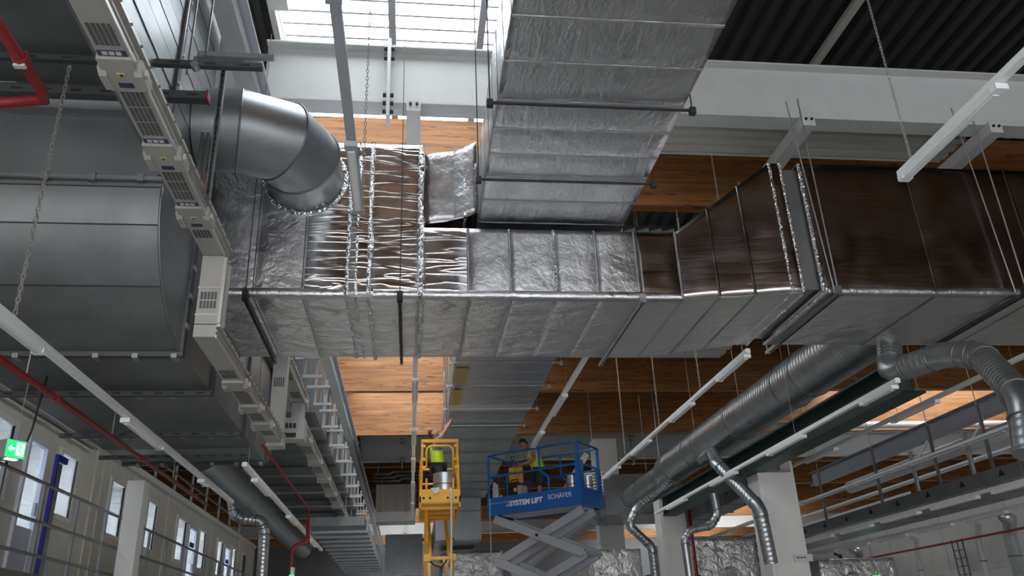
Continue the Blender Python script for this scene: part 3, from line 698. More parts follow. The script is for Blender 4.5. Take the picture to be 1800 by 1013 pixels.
for r in range(2):
    for c in range(5): m_.box(bx0 + 0.03 + 0.034 * c, bx0 + 0.052 + 0.034 * c, 8.012, 8.022, 4.86 + 0.1 * r, 4.94 + 0.1 * r)
m_.out('vent_grille', 'grille', BT, kind='stuff')
for z in (4.78, 5.08): MB().box(bx0 - 0.006, bx1 + 0.006, 8.008, 8.03, z, z + 0.015).out('joint_strip', 'busbar_side', BT)
bus_run(BT, 8.02, 12.9, bx0, bx1, 4.55, 4.68, [(9.1, 9.42), (9.9, 10.5), (10.9, 11.35), (11.9, 12.2)])
for y0, y1 in ((9.5, 9.84), (10.55, 10.86), (11.45, 11.8)): tap_box(BT, y0, y1, bx0, bx1, 4.55, False)
MB().box(bx0 - 0.01, bx1 + 0.02, 12.66, 12.95, 4.5, 4.7).out('corner_housing', 'busbar', BT)
MB().box(bx0, bx1, 12.72, 12.92, 4.7, 6.0).out('vertical_housing', 'busbar', BT)
m_ = MB()
for c in range(5): m_.box(bx0 + 0.03 + 0.034 * c, bx0 + 0.052 + 0.034 * c, 12.712, 12.722, 5.45, 5.6)
m_.out('vent_grille', 'grille', BT, kind='stuff')
BT2 = thing('busbar_trunking', 'second beige busbar trunking running away under the grey hangers', 'busbar', (-2.08, 20, 5.3))
bus_run(BT2, 12.95, 15.6, bx0, bx1, 5.86, 6.0, [(13.3, 13.7), (14.4, 14.8)])
tap_box(BT2, 14.9, 15.2, bx0, bx1, 5.86, False)
MB().box(-2.42, -1.94, 14.9, 15.25, 5.13, 5.52).out('feeder_box', 'busbar', BT2)
MB().box(bx0, bx1, 15.0, 15.2, 5.5, 5.9).out('vertical_housing', 'busbar', BT2)
MB().box(-2.34, -2.08, 14.885, 14.905, 5.16, 5.24).out('opening', 'black', BT2)
for c in range(3): MB().box(-2.28 + 0.07 * c, -2.23 + 0.07 * c, 14.885, 14.905, 5.33, 5.42).out('socket', 'black', BT2)
bus_run(BT2, 15.25, 50, bx0, bx1, 5.36, 5.5, [(16.5 + 2 * k, 17.2 + 2 * k) for k in range(14)])
for k in range(14): tap_box(BT2, 15.9 + 2 * k, 16.3 + 2 * k, bx0, bx1, 5.36, False)
# ================================================================ lamps on trunking rails
def trunk(x, z, y0, y1, lums, label, m='white_lamp', slant=0.0):
    t = thing('light_trunking', label, 'lamp', (x, (y0 + y1) / 2, z), 'white light trunking rails')
    mb = MB().prism([(x - 0.038, z), (x + 0.038, z), (x + 0.038, z + 0.06), (x + 0.018, z + 0.07), (x - 0.018, z + 0.07), (x - 0.038, z + 0.06)], 'y', y0, y1); mb.out('rail', m, t)
    for a, b in lums:
        MB().prism([(x - 0.052, z - 0.004), (x - 0.042, z - 0.055), (x + 0.042, z - 0.055), (x + 0.052, z - 0.004)], 'y', a, b).out('luminaire', m, t)
        MB().prism([(x - 0.034, z - 0.056), (x - 0.02, z - 0.068), (x + 0.02, z - 0.068), (x + 0.034, z - 0.056)], 'y', a + 0.08, b - 0.08).out('tube_cover', 'diffuser', t)
        for yy in (a + 0.03, b - 0.03): MB().box(x - 0.054, x + 0.054, yy - 0.036, yy + 0.036, z - 0.059, z - 0.006).out('end_cap', m, t)
    return t
def chain(x, y, z0, z1, label, link=0.055, r=0.007):
    mb = MB(); n = int((z1 - z0) / (link * 0.78)); 
    for k in range(n):
        z = z0 + link * 0.78 * (k + 0.5); ax = (1, 0, 0) if k % 2 else (0, 1, 0); c = Vector((x, y, z)); w = Vector((0, 1, 0)) if k % 2 else Vector((1, 0, 0))
        pts = [c + w * 0.4 * link * 0.45 * math.cos(t) * 1.2 + Vector((0, 0, link * 0.5 * math.sin(t))) for t in [i * math.pi / 4 for i in range(9)]]
        mb.tube(pts, r * 0.6, 4, cap=False)
    o = mb.out('suspension_chain', 'chain'); return tag(o, label, 'chain', 'lamp suspension chains')
def wire(x, y, z0, z1, label, r=0.004, m='chain'):
    return tag(MB().tube([(x, y, z0), (x, y, z1)], r, 5).out('suspension_wire', m), label, 'wire', 'lamp suspension wires')
def step(a, b, L, gap): 
    out = []; y = a
    while y + L <= b + 0.01: out.append((y, y + L)); y += L + gap
    return out
trunk(4.56, 5.5, 1.6, 6.17, [(4.75, 6.15), (2.6, 4.0)], 'white lamp rail hanging close at the upper right corner')
chain(4.58, 6.0, 5.57, 10.98, 'chain holding the lamp rail at upper right')
trunk(5.03, 5.5, 11.2, 21.8, [(11.25, 12.5), (13.9, 15.2), (16.8, 18.2), (19.6, 21.0)], 'white lamp rail beside the large spiral duct, ending under the cross duct')
for y, nm in ((11.4, 'first'), (13.4, 'second'), (16.0, 'third'), (18.9, 'fourth')):
    chain(5.03, y, 5.57, 10.98, nm + ' chain from the cross duct along the lamp rail beside the large spiral duct', 0.07, 0.008)
trunk(2.76, 5.75, 12.0, 18.5, [(14.2, 15.6), (17.0, 18.4)], 'white lamp rail slanting down to the blue lift worker')
wire(2.76, 14.0, 5.8, 9.0, 'thin wire over the lamp rail that points at the blue lift worker')
trunk(0.04, 5.75, 12.0, 30, [(13.2, 14.6), (16.6, 18.0), (19.5, 20.9), (22.5, 24), (26, 27.5)], 'white lamp rail running away just left of the yellow lift')
wire(0.06, 15.4, 5.8, 9.2, 'thin wire over the lamp rail left of the yellow lift')
trunk(-0.535, 5.5, 1.5, 7.05, [(5.85, 7.02), (3.0, 4.2)], 'grey backlit lamp rail in front of the near girder and foil duct', 'greyarm')  # backlit shade put into grey paint on this white rail
chain(-0.50, 6.95, 5.57, 10.98, 'chain holding the backlit lamp rail before the foil duct', 0.06, 0.006)
trunk(-3.33, 4.2, 4.0, 16.1, [(9.8, 11.3), (13.6, 14.0), (6.2, 7.4)], 'long white lamp rail under the square duct in the left foreground')
chain(-3.30, 6.75, 4.27, 6.96, 'chain holding the long left lamp rail, in front of the curved elbow', 0.07, 0.011)
trunk(-2.5, 4.2, 12.7, 24.5, [(13.6, 15.0), (17.6, 18.8), (21.6, 23)], 'white lamp rail in the far left aisle beside the small spiral duct')
trunk(6.68, 4.72, 10.2, 22.5, [(10.3, 11.2), (13.2, 14.7), (16.4, 17.9), (19.8, 21.3)], 'white lamp rail running along the dark green girder')
trunk(8.75, 5.1, 9.8, 24, [(12.4, 13.8), (16, 17.4), (20, 21.4)], 'white lamp rail behind the dark green girder')
trunk(10.4, 3.8, 12.0, 40, step(12.4, 40, 1.45, 0.45), 'upper long lamp rail along the cable tray at the right wall')
trunk(12.5, 3.8, 14.0, 40, step(14.5, 40, 1.45, 0.45), 'lower long lamp rail below the cable tray at the right wall')
trunk(12.95, 4.8, 20.4, 38, step(21.5, 37, 1.45, 0.6), 'distant lamp rail above the right cable tray')
trunk(2.75, 5.75, 25.5, 29.5, [(25.6, 27)], 'short far lamp rail under the blue lift')
for x, y, z, zt, nm in ((10.4, 13, 3.85, 9.3, 'tall wire at the near end of the upper wall lamp rail'), (12.5, 15, 3.85, 9.2, 'wire over the lower wall lamp rail'), (12.95, 25.4, 4.83, 9.3, 'wire over the distant lamp rail above the tray'), (2.75, 25.9, 5.8, 9.2, 'wire over the short far lamp rail under the blue lift'), (-2.5, 13, 4.26, 4.62, 'short wire over the far left aisle lamp rail'), (8.75, 13.6, 5.15, 9.3, 'wire over the lamp rail behind the green girder'), (6.68, 13.5, 4.78, 9.3, 'wire over the lamp rail beside the green girder')):
    wire(x, y, z, zt, nm)
# ================================================================ spiral ducts
def spiral(mb, pts, r, pitch=0.11, ridge=0.004, n=26):
    """ribbed tube: short rings along each straight"""
    P = [Vector(p) for p in pts]; path = []; rad = []
    for i in range(len(P) - 1):
        L = (P[i + 1] - P[i]).length; k = max(1, int(L / pitch))
        for j in range(k):
            for f, rr in ((0.0, r), (0.42, r), (0.5, r + ridge), (0.58, r)):
                if j == 0 and f == 0.0 and i > 0: continue
                path.append(P[i].lerp(P[i + 1], (j + f) / k)); rad.append(rr)
    path.append(P[-1]); rad.append(r)
    keep = [0]
    for i in range(1, len(path)):
        if (path[i] - path[keep[-1]]).length > 1e-4: keep.append(i)
    return mb.tube([path[i] for i in keep], r, n, radii=[rad[i] for i in keep])
SP = thing('spiral_duct', 'large spiral-seam round duct running diagonally away below the cross duct', 'duct', (7.45, 16, 5.7))
spiral(MB(), [(7.45, 11.35, 6.1), (7.45, 22.6, 6.1)], 0.455, 0.12).out('spiral_pipe', 'spiral', SP, smooth='angle')
MB().tube([(7.45, 22.6, 6.1), (7.45, 23.2, 6.07), (7.45, 23.7, 6.02)], 0.4, 26, radii=[0.455, 0.455, 0.36]).out('reducer', 'spiral', SP, smooth='angle')
spiral(MB(), [(7.45, 23.7, 6.02), (7.45, 27.55, 6.02)], 0.36, 0.16).out('spiral_pipe', 'spiral', SP, smooth='angle')
for y in (14.0, 14.85, 17.5, 19.9, 20.7, 22.6): MB().torus((7.45, y, 6.1), (0, 1, 0), 0.462, 0.02, 32, 6).out('joint_ring', 'galv_dark', SP, smooth=True)
for y in (23.9, 26.2): MB().torus((7.45, y, 6.02), (0, 1, 0), 0.367, 0.016, 28, 6).out('joint_ring', 'galv_dark', SP, smooth=True)
for y in (14.7, 17.5, 20.7, 25.6): MB().tube([(7.45, y, 6.54), (7.45, y, 9)], 0.009, 5).out('hanger_rod', 'chain', SP)
def round_duct(name, pts, r, label, rib=True, m='spiral', rings=(), straight=None):
    t = thing(name, label, 'duct', pts[0])
    for i in range(len(pts) - 1): pass
    # elbows: soften each inner corner into three short gores
    P = [Vector(p) for p in pts]; Q = [P[0]]
    segs = []
    cur = P[0]
    for i in range(1, len(P) - 1):
        d0 = (P[i] - P[i - 1]).normalized(); d1 = (P[i + 1] - P[i]).normalized(); L = min(1.3 * r, (P[i] - cur).length * 0.45, (P[i + 1] - P[i]).length * 0.45)
        a = P[i] - d0 * L; b = P[i] + d1 * L
        segs.append(('s', [cur, a])); m1 = a.lerp(P[i], 0.55); m2 = b.lerp(P[i], 0.55)
        segs.append(('e', [a, m1, m2, b])); cur = b
    segs.append(('s', [cur, P[-1]]))
    for k, pp in segs:
        if k == 's':
            if rib: spiral(MB(), pp, r, 0.09, 0.003, 20).out('duct_pipe', m, t, smooth='angle')
            else: MB().tube(pp, r, 20).out('duct_pipe', m, t, smooth='angle')
        else:
            MB().tube(pp, r * 1.02, 20).out('duct_elbow', m, t, smooth='angle')
            for e, f in ((pp[0], pp[1]), (pp[-1], pp[-2])): MB().torus(e, (f - e), r * 1.03, 0.012, 22, 5).out('joint_ring', 'galv_dark', t, smooth=True)
    return t
round_duct('branch_pipe', [(7.3, 20.0, 5.70), (7.177, 18.900, 5.653), (6.676, 17.400, 5.079), (6.981, 16.200, 3.933), (7.047, 16.200, 2.850)], 0.135, 'spiral branch pipe dropping from the large duct beside the thick white column')
round_duct('branch_pipe', [(7.45, 22.9, 5.66), (6.266, 22.800, 4.956), (5.990, 22.800, 4.470), (6.604, 22.900, 3.907), (6.617, 22.900, 3.150)], 0.12, 'spiral branch pipe from the large duct end, right of the blue lift')
round_duct('branch_pipe', [(6.955, 18.600, 4.623), (6.996, 18.600, 4.147), (6.799, 18.600, 3.898), (6.305, 18.600, 3.822), (6.131, 18.600, 3.602), (6.152, 18.600, 2.836)], 0.085, 'narrow bent pipe looping over beside the second white column', False)
round_duct('curved_spiral_duct', [(7.503, 11.420, 5.870), (7.093, 10.950, 5.114), (7.441, 10.100, 5.108), (7.573, 9.600, 4.903), (6.994, 8.400, 3.945), (6.800, 8.300, 3.302)], 0.18, 'zigzag spiral duct leaving the cross duct underside at far right')
round_duct('small_spiral_duct', [(-3.95, 15.9, 5.1), (-3.95, 32, 5.1)], 0.335, 'medium spiral duct running away along the office front on the left', m='galv')
round_duct('branch_pipe', [(-4.264, 20.600, 5.007), (-4.180, 20.600, 4.674), (-4.000, 20.600, 4.577), (-3.535, 20.600, 4.515), (-3.448, 20.600, 4.264), (-3.425, 20.600, 3.179)], 0.125, 'spiral branch pipe turning down in front of the white offices', m='galv_bright')
round_duct('spiral_duct', [(5.6, 25.2, 6.4), (5.6, 25.2, 5.2), (5.6, 46, 5.2)], 0.33, 'lower spiral duct far behind the blue scissor arms')
# ================================================================ dark green girder and columns
t = thing('crane_girder', 'dark green steel girder running away beneath the large spiral duct', 'girder', (7.4, 15, 4.8))
ibeam(MB(), 'y', 10.98, 23.5, 7.4, 4.8, 0.53, 0.40, 0.035, 0.024).out('girder_section', 'green', t)
MB().box(7.22, 7.58, 23.46, 23.5, 4.8, 5.33).out('end_plate', 'green', t)
def column(x0, x1, y, d, z1, label, bracket=True):
    t = thing('hall_column', label, 'column', ((x0 + x1) / 2, y, 0), 'white hall columns')
    MB().box(x0, x1, y, y + d, 0.0, z1).out('shaft', 'column', t)
    w = x1 - x0
    if bracket:
        MB().box(x1 + 0.005, x1 + 0.06, y + 0.05, y + d - 0.05, 0, z1 + 0.25).out('side_strip', 'column', t)
        MB().box(x0 + 0.08, x1 - 0.1, y - 0.02, y, 0, z1 - 0.35).out('front_panel', 'column', t)
    return t
column(7.40, 8.18, 17.0, 0.6, 4.79, 'thick white column carrying the green girder, at right')
column(7.15, 7.85, 23.6, 0.6, 5.3, 'second white column carrying the girder end, beside a red pipe')
column(6.9, 7.8, 30.5, 0.6, 8.7, 'distant white column behind the blue lift scissor arms', False)
column(-5.06, -4.76, 15.5, 0.3, 4.55, 'slim cream column in front of the office railing', False)
sg = thing('column_sign', 'small white number plate fixed to the thick white column', 'sign', (8.2, 16.9, 2.6))
MB().box(7.88, 8.28, 16.93, 16.97, 2.94, 3.08).out('plate', 'white', sg)
for k, (a, b) in enumerate(((0, .02), (.03, .06), (.075, .085), (.10, .13), (.145, .155), (.17, .20))):
    MB().box(7.93 + a, 7.93 + b, 16.925, 16.931, 3.0, 3.03).out('mark', 'label', sg)
tag(MB().tube([(7.95, 23.4, 0), (7.95, 23.4, 5.5)], 0.05, 10).out('sprinkler_pipe', 'red', smooth=True), 'upright dark red pipe beside the second white column', 'pipe')
# ================================================================ trays and racks at right
t = thing('cable_tray', 'wide grey cable tray with cut-outs along the right wall', 'cable tray', (11.3, 26, 3.95))
MB().box(10.60, 12.3, 11, 45, 3.96, 3.98).out('tray_floor', 'galv', t)
MB().box(10.58, 10.60, 11, 45, 3.96, 4.22).out('tray_side', 'galv', t); MB().box(12.3, 12.32, 11, 45, 3.96, 4.22).out('tray_side', 'galv', t)
for k in range(18):
    y = 12.6 + 1.15 * k; MB().prism([(y - 0.09, 4.05), (y + 0.09, 4.05), (y, 4.17)], 'x', 10.573, 10.581).out('cut_out', 'black', t)
    MB().prism([(y - 0.07, 3.968), (y + 0.03, 3.968), (y + 0.03, 3.96 - 0.002), (y - 0.07, 3.96 - 0.002)], 'x', 10.7, 12.2).out('rib', 'galv_dark', t)
def rack(x, z, y0, y1, w, label, m='white'):
    t = thing('cable_rack', label, 'cable rack', (x, (y0 + y1) / 2, z), 'thin cable racks')
    channel(MB(), (x - w / 2, y0, z), (x - w / 2, y1, z), 0.05, 0.06, (1, 0, 0)).out('side_rail', m, t)
    channel(MB(), (x + w / 2, y0, z), (x + w / 2, y1, z), 0.05, 0.06, (-1, 0, 0)).out('side_rail', m, t)
    n = int((y1 - y0) / 0.6)
    for k in range(n): MB().box(x - w / 2, x + w / 2, y0 + 0.6 * k + 0.2, y0 + 0.6 * k + 0.24, z - 0.02, z + 0.0).out('rung', m, t)
rack(10.55, 4.8, 12, 34, 0.16, 'upper thin white cable rack on the right, above the tray posts', 'white_lamp')
rack(11.85, 4.8, 14.5, 34, 0.16, 'middle thin white cable rack on the right, behind the tray posts', 'white_lamp')
t = thing('tray_hanger', 'bright steel post with V brace holding the right cable tray, nearer one', 'hanger', (11, 15.05, 3.95))
def tray_post(root, y, m='galv_bright', brace=True):
    channel(MB(), (11, y, 3.97), (11, y, 5.2), 0.07, 0.06, (0, -1, 0)).out('post', m, root)
    if brace: MB().bar((11, y, 4.85), (11.25, y - 0.35, 5.35), 0.04, 0.04).out('brace', m, root)
tray_post(t, 15.05)
t2 = copy_tree(t, (0, 1.92, 0)); t2['label'] = 'bright steel post with V brace holding the right cable tray, farther one'
for y, lab in ((14.6, 'dark tray post right of the nearer bright braced post'), (16.3, 'dark tray post between the two bright braced posts'), (18.65, 'dark tray post left of the braced posts'), (21.5, 'dark tray post far along the right cable tray')):
    t = thing('tray_post', lab, 'post', (11.1, y, 3.95)); channel(MB(), (11.1, y, 3.97), (11.1, y, 5.6), 0.06, 0.05, (0, -1, 0)).out('post', 'galv', t); MB().tube([(11.1, y, 5.6), (11.1, y, 9.1)], 0.01, 5).out('rod', 'chain', t)
t = thing('grey_beam_duct', 'long grey boxed beam running away high on the right', 'beam', (13.25, 24, 6))
ibeam(MB(), 'y', 13.5, 26, 13.2, 6.0, 0.42, 0.28, 0.02, 0.02).out('beam_section', 'greyarm', t)
tag(MB().tube([(15.0, 14, 6.1), (15.0, 27, 6.1)], 0.2, 16).out('air_pipe', 'white', smooth=True), 'white round air pipe running away above the right cable racks', 'pipe')
t = thing('white_cross_pipe', 'white pipe crossing in front of the sunlit timber at right', 'pipe', (20, 27, 8.0))
MB().tube([(12.5, 29.5, 8.9), (26, 29.5, 8.9)], 0.13, 12).out('pipe', 'white', t, smooth=True)
tag(MB().tube([(14.8, 12, 3.72), (14.8, 44, 3.72)], 0.03, 10).out('sprinkler_pipe', 'red', smooth=True), 'long dark red pipe below the lamp rails at the right wall', 'pipe')
for i, (px, pb, r, m, nm) in enumerate(((20.6, 0, 0.16, 'galv_bright', 'thick bright round pipe upright on the right wall, nearest to camera'), (21.9, 0, 0.08, 'white', 'pale upright pipe left of the thick bright wall pipe'), (24.9, 0, 0.07, 'white', 'pale upright pipe on the right wall between the dark cable ladder and round duct'), (28.5, 0, 0.14, 'galv_bright', 'round duct upright on the right wall, second from camera'), (29.8, 0, 0.06, 'rail_dark', 'dark upright pipe on the right wall left of the second round duct'), (32.5, 0, 0.09, 'white', 'pale pipe upright at the far end of right wall'))):
    t = thing('wall_pipe', nm, 'pipe', (15.6, px, 0))
    MB().tube([(15.6, px, 0.0), (15.6, px, 3.7), (15.5, px - 0.3, 4.1), (15.2, px - 0.5, 4.15)], r, 12).out('pipe', m, t, smooth=True)
    for z in (1.6, 3.2): MB().torus((15.6, px, z), (0, 0, 1), r + 0.01, 0.014, 16, 5).out('clamp', 'galv_dark', t)
t = thing('wall_ladder', 'dark vertical cable ladder on the right wall', 'ladder', (15.7, 23, 0))
for y in (22.8, 23.05, 23.3): MB().tube([(15.75, y, 0), (15.75, y, 3.9)], 0.02, 6).out('rail', 'rail_dark', t)
for k in range(16): MB().tube([(15.75, 22.8, 0.3 + 0.22 * k), (15.75, 23.3, 0.3 + 0.22 * k)], 0.012, 5).out('rung', 'rail_dark', t)
# foil-clad machines low at right
def foilbox(name, x0, x1, y0, y1, z0, z1, label, ports=()):
    t = thing(name, label, 'machine', ((x0 + x1) / 2, y0, 0))
    wrap('foil_casing', 'x', (x0, y0, y1, z0, z1), (x1, y0, y1, z0, z1), t, 'foil_crinkle', 'foil', 0.02, 0.02, x0, step=0.12, cap=(True, True))
    for px, pz, r in ports:
        MB().torus((px, y0 - 0.03, pz), (0, 1, 0), r, 0.05, 24, 6).out('port_ring', 'foil_tape', t, smooth=True)
        MB().disc((px, y0 - 0.02, pz), (0, 1, 0), r * 0.7, 0.05, 16).out('port_cover', 'galv', t)
    for xx in (x0 + 0.1, x1 - 0.1):
        MB().box(xx - 0.05, xx + 0.05, y0 + 0.1, y0 + 0.2, 0, z0 + 0.02).out('leg', 'galv_dark', t); MB().box(xx - 0.05, xx + 0.05, y1 - 0.2, y1 - 0.1, 0, z0 + 0.02).out('leg', 'galv_dark', t)
foilbox('foil_machine', 7.75, 10.3, 24.6, 26.5, 1.6, 4.3, 'foil-clad machine casing behind the thick white column, round port on front', ((9.4, 3.15, 0.28), (8.3, 3.0, 0.25)))
foilbox('foil_machine', 12.0, 14.4, 24.2, 26, 2.0, 3.55, 'foil-clad box under the tray near the green exit light', ((13.0, 2.9, 0.25),))
foilbox('foil_machine', 1.2, 3.6, 33.5, 36, 1.5, 5.0, 'foil-clad casing low behind the two lifts')
foilbox('foil_machine', 5.4, 6.9, 25.2, 27, 1.6, 4.1, 'foil-clad casing between the white columns, right of the blue lift', ((6.3, 3.1, 0.25),))
t = thing('grey_box_duct', 'large grey box duct behind the right end of the blue lift', 'duct', (7.5, 27, 5.45))
MB().box(6.15, 9.1, 27.6, 30.2, 5.45, 6.8).out('casing', 'galv', t); MB().box(6.1, 6.2, 27.5, 30.3, 5.4, 6.85).out('joint_flange', 'galv_dark', t); MB().box(9.05, 9.15, 27.5, 30.3, 5.4, 6.85).out('joint_flange', 'galv_dark', t)
for x in (6.4, 8.8): MB().tube([(x, 28.5, 6.8), (x, 28.5, 11.2)], 0.02, 6).out('hanger_rod', 'galv', t)
t = thing('flat_duct', 'flat grey duct seen behind the thick white column', 'duct', (10, 26, 5.1))
MB().box(8.6, 9.3, 20, 27.2, 4.9, 5.5).out('casing', 'galv', t)
for k in range(5): MB().box(8.57, 9.33, 20.5 + 1.5 * k, 20.6 + 1.5 * k, 4.87, 5.53).out('joint_flange', 'galv_dark', t)
# hanging ribbed sheet panel far centre
mb = MB(); vs = []; n = 14
for k in range(n + 1):
    x = -1.5 + 1.68 * k / n; dy = 0.05 if k % 2 else 0
    vs += [(x, 36 + dy, 6.95), (x, 36 + dy, 8.1)]
mb.add(vs, [(2 * i, 2 * i + 2, 2 * i + 3, 2 * i + 1) for i in range(n)])
t = thing('ribbed_sheet_screen', 'brownish ribbed sheet screen hanging far behind left of the yellow lift', 'panel', (-0.66, 36, 6.55))
mb.out('ribbed_sheet', 'cream', t); MB().box(-1.5, 0.18, 36.0, 37.2, 6.55, 6.95).out('lower_casing', 'galv', t); MB().box(-1.5, 0.2, 36.06, 37.2, 6.95, 8.12).out('backing', 'galv_dark', t)
for x in (-1.3, 0.0): MB().tube([(x, 37.19, 7.0), (x, 37.19, 9.3)], 0.02, 6).out('hanger_rod', 'galv', t)
t = thing('dark_pipe_bundle', 'dark pipes hanging in shadow below the distant white girder', 'pipe', (-0.5, 35.2, 8.0))
for k in range(3): MB().tube([(-1.6, 35.0, 8.35 - 0.14 * k), (-0.9 + 0.2 * k, 35.0, 8.35 - 0.14 * k), (-0.8 + 0.2 * k, 35.0, 8.45 - 0.14 * k), (1.0, 35.0, 8.45 - 0.14 * k)], 0.05, 8).out('pipe', 'galv_dark', t, smooth=True)
for x in (-1.4, 0.8): MB().tube([(x, 35.0, 8.3), (x, 35.0, 11.15)], 0.02, 5).out('hanger_rod', 'galv', t)
for k in range(3):
    tag(MB().box(-1.3, 0.6, 44 + 5.9 * k, 44.5 + 5.9 * k, 5.0 + 0.2 * k, 7.0).out('far_air_box', 'galv'), ('nearest', 'middle', 'farthest')[k] + ' grey air box at the end of the hall behind the yellow lift', 'air box')
# ================================================================ left aisle: second square duct and hangers
t = thing('square_duct', 'second dark square duct running away under the busbar in the far left aisle', 'duct', (-3.1, 22, 5.9))
for k in range(11):
    y = 16.0 + 1.28 * k
    MB().box(-4.4, -1.9, y, y + 1.2, 5.92, 7.1).out('straight_section', 'galv_dark', t); MB().box(-4.43, -1.86, y + 1.2, y + 1.28, 5.87, 7.14).out('joint_flange', 'rail_dark' if k % 2 else 'galv', t)
t = thing('riser_duct', 'tall grey duct riser beside the busbar drop, below the cross duct', 'duct', (-2.9, 14.0, 5.4))
MB().box(-3.6, -2.42, 13.1, 15.3, 6.25, 8.6).out('casing', 'galv_dark', t); MB().box(-3.63, -2.38, 13.07, 15.33, 7.0, 7.08).out('joint_flange', 'galv', t)
t = thing('stepped_duct', 'far grey ribbed duct low in the left aisle', 'duct', (-2.2, 32, 4.9))
for k in range(13):
    MB().tube([(-1.95, 25.5 + 2.4 * k, 5.2), (-1.95, 25.5 + 2.4 * k, 5.95)], 0.015, 5).out('hanger_rod', 'chain', t) if k < 4 else None; MB().box(-2.95, -1.35, 25 + 1.2 * k, 26.1 + 1.2 * k, 4.95, 5.2).out('section', 'galv_dark', t); MB().box(-3.0, -1.3, 26.1 + 1.2 * k, 26.2 + 1.2 * k, 4.88, 5.24).out('joint_flange', 'galv', t)
HG = thing('channel_hanger', 'grey channel hanger frame over the second busbar, first beyond cross duct', 'hanger', (-1.8, 13.4, 5.8), 'channel hanger frames along the left aisle')
def hframe(root, y):
    for x, zt in ((-1.80, 6.5), (-1.60, 6.3)): channel(MB(), (x, y, 5.80), (x, y, zt), 0.04, 0.04, (0, -1, 0)).out('upright', 'galv_bright', root)
    channel(MB(), (-1.83, y - 0.03, 5.82), (-1.5, y - 0.03, 5.82), 0.05, 0.05).out('cross_arm', 'galv_bright', root)
    channel(MB(), (-1.96, y - 0.05, 6.15), (-1.54, y - 0.05, 6.15), 0.05, 0.05).out('cross_arm', 'galv_bright', root)
    MB().tube([(-1.70, y + 0.02, 5.75), (-1.70, y + 0.02, 6.5)], 0.012, 5).out('rod', 'chain', root)
hframe(HG, 13.4)
ordn = ['second', 'third', 'fourth', 'fifth', 'sixth', 'seventh', 'eighth', 'ninth', 'tenth', 'eleventh', 'twelfth']
for k in range(11):
    c = copy_tree(HG, (0, 1.7 * (k + 1), 0)); c['label'] = 'grey channel hanger frame along the left aisle, %s beyond cross duct' % ordn[k]
t = thing('cladding_row', 'row of pale cladding panels above the far left aisle', 'cladding', (-2.9, 24, 7.3))
for k in range(14): MB().box(-2.94, -2.90, 16 + 2.1 * k, 17.98 + 2.1 * k, 7.2, 9.5).out('panel', 'white', t)
tag(MB().tube([(-2.424, 33.950, 9.381), (-2.405, 33.950, 9.475), (-2.081, 33.950, 9.471), (-2.056, 33.950, 9.424), (-2.100, 33.950, 8.720)], 0.05, 8).out('bent_pipe', 'white', smooth=True), 'small bent white pipe before the distant white girder at left', 'pipe')
# ================================================================ red sprinkler pipes at left
t = thing('sprinkler_pipe', 'red sprinkler pipe running away below the square duct at left', 'pipe', (-3.87, 10, 4.25))
MB().tube([(-3.87, 4, 4.25), (-3.87, 16.5, 4.25)], 0.033, 10).out('pipe', 'red', t, smooth=True)
for y in (9.2, 12.25): MB().tube([(-3.87, y - 0.06, 4.25), (-3.87, y + 0.06, 4.25)], 0.048, 8).out('coupling', 'red', t)
for y in (8.4, 11.0, 14.0): MB().tube([(-3.87, y, 4.28), (-3.87, y, 4.6)], 0.008, 5).out('hanger_rod', 'chain', t)
t = thing('sprinkler_pipe', 'bright red bent sprinkler pipe at the upper left edge', 'pipe', (-2.9, 5, 5.6))
MB().tube([(-2.83, 3.6, 5.6), (-2.83, 5.45, 5.6), (-2.85, 5.55, 5.58), (-3.1, 5.6, 5.58), (-3.32, 5.6, 5.56), (-3.38, 5.6, 5.48), (-3.38, 5.6, 4.6)], 0.042, 10).out('pipe', 'red', t, smooth=True)
for p, q in (((-2.83, 5.06, 5.6), (-2.83, 5.14, 5.6)), ((-3.20, 5.6, 5.575), (-3.28, 5.6, 5.565))): MB().tube([p, q], 0.062, 8).out('coupling', 'red', t)
MB().box(-2.87, -2.79, 5.08, 5.12, 5.53, 5.55).out('label_strip', 'white', t)
tag(MB().tube([(-2.384, 20.000, 4.355), (-2.359, 20.000, 3.935), (-2.597, 20.000, 3.865), (-2.694, 20.000, 3.780), (-2.692, 20.000, 3.200), (-2.592, 20.000, 0.715)], 0.045, 8).out('sprinkler_pipe', 'red', smooth=True), 'short bent red pipe low in the far left aisle', 'pipe')
tag(MB().tube([(-2.25, 12.6, 4.5), (-2.25, 19, 4.5), (-2.25, 19, 3.9)], 0.02, 6).out('sprinkler_pipe', 'red', smooth=True), 'thin red pipe beyond the end of the square duct', 'pipe')
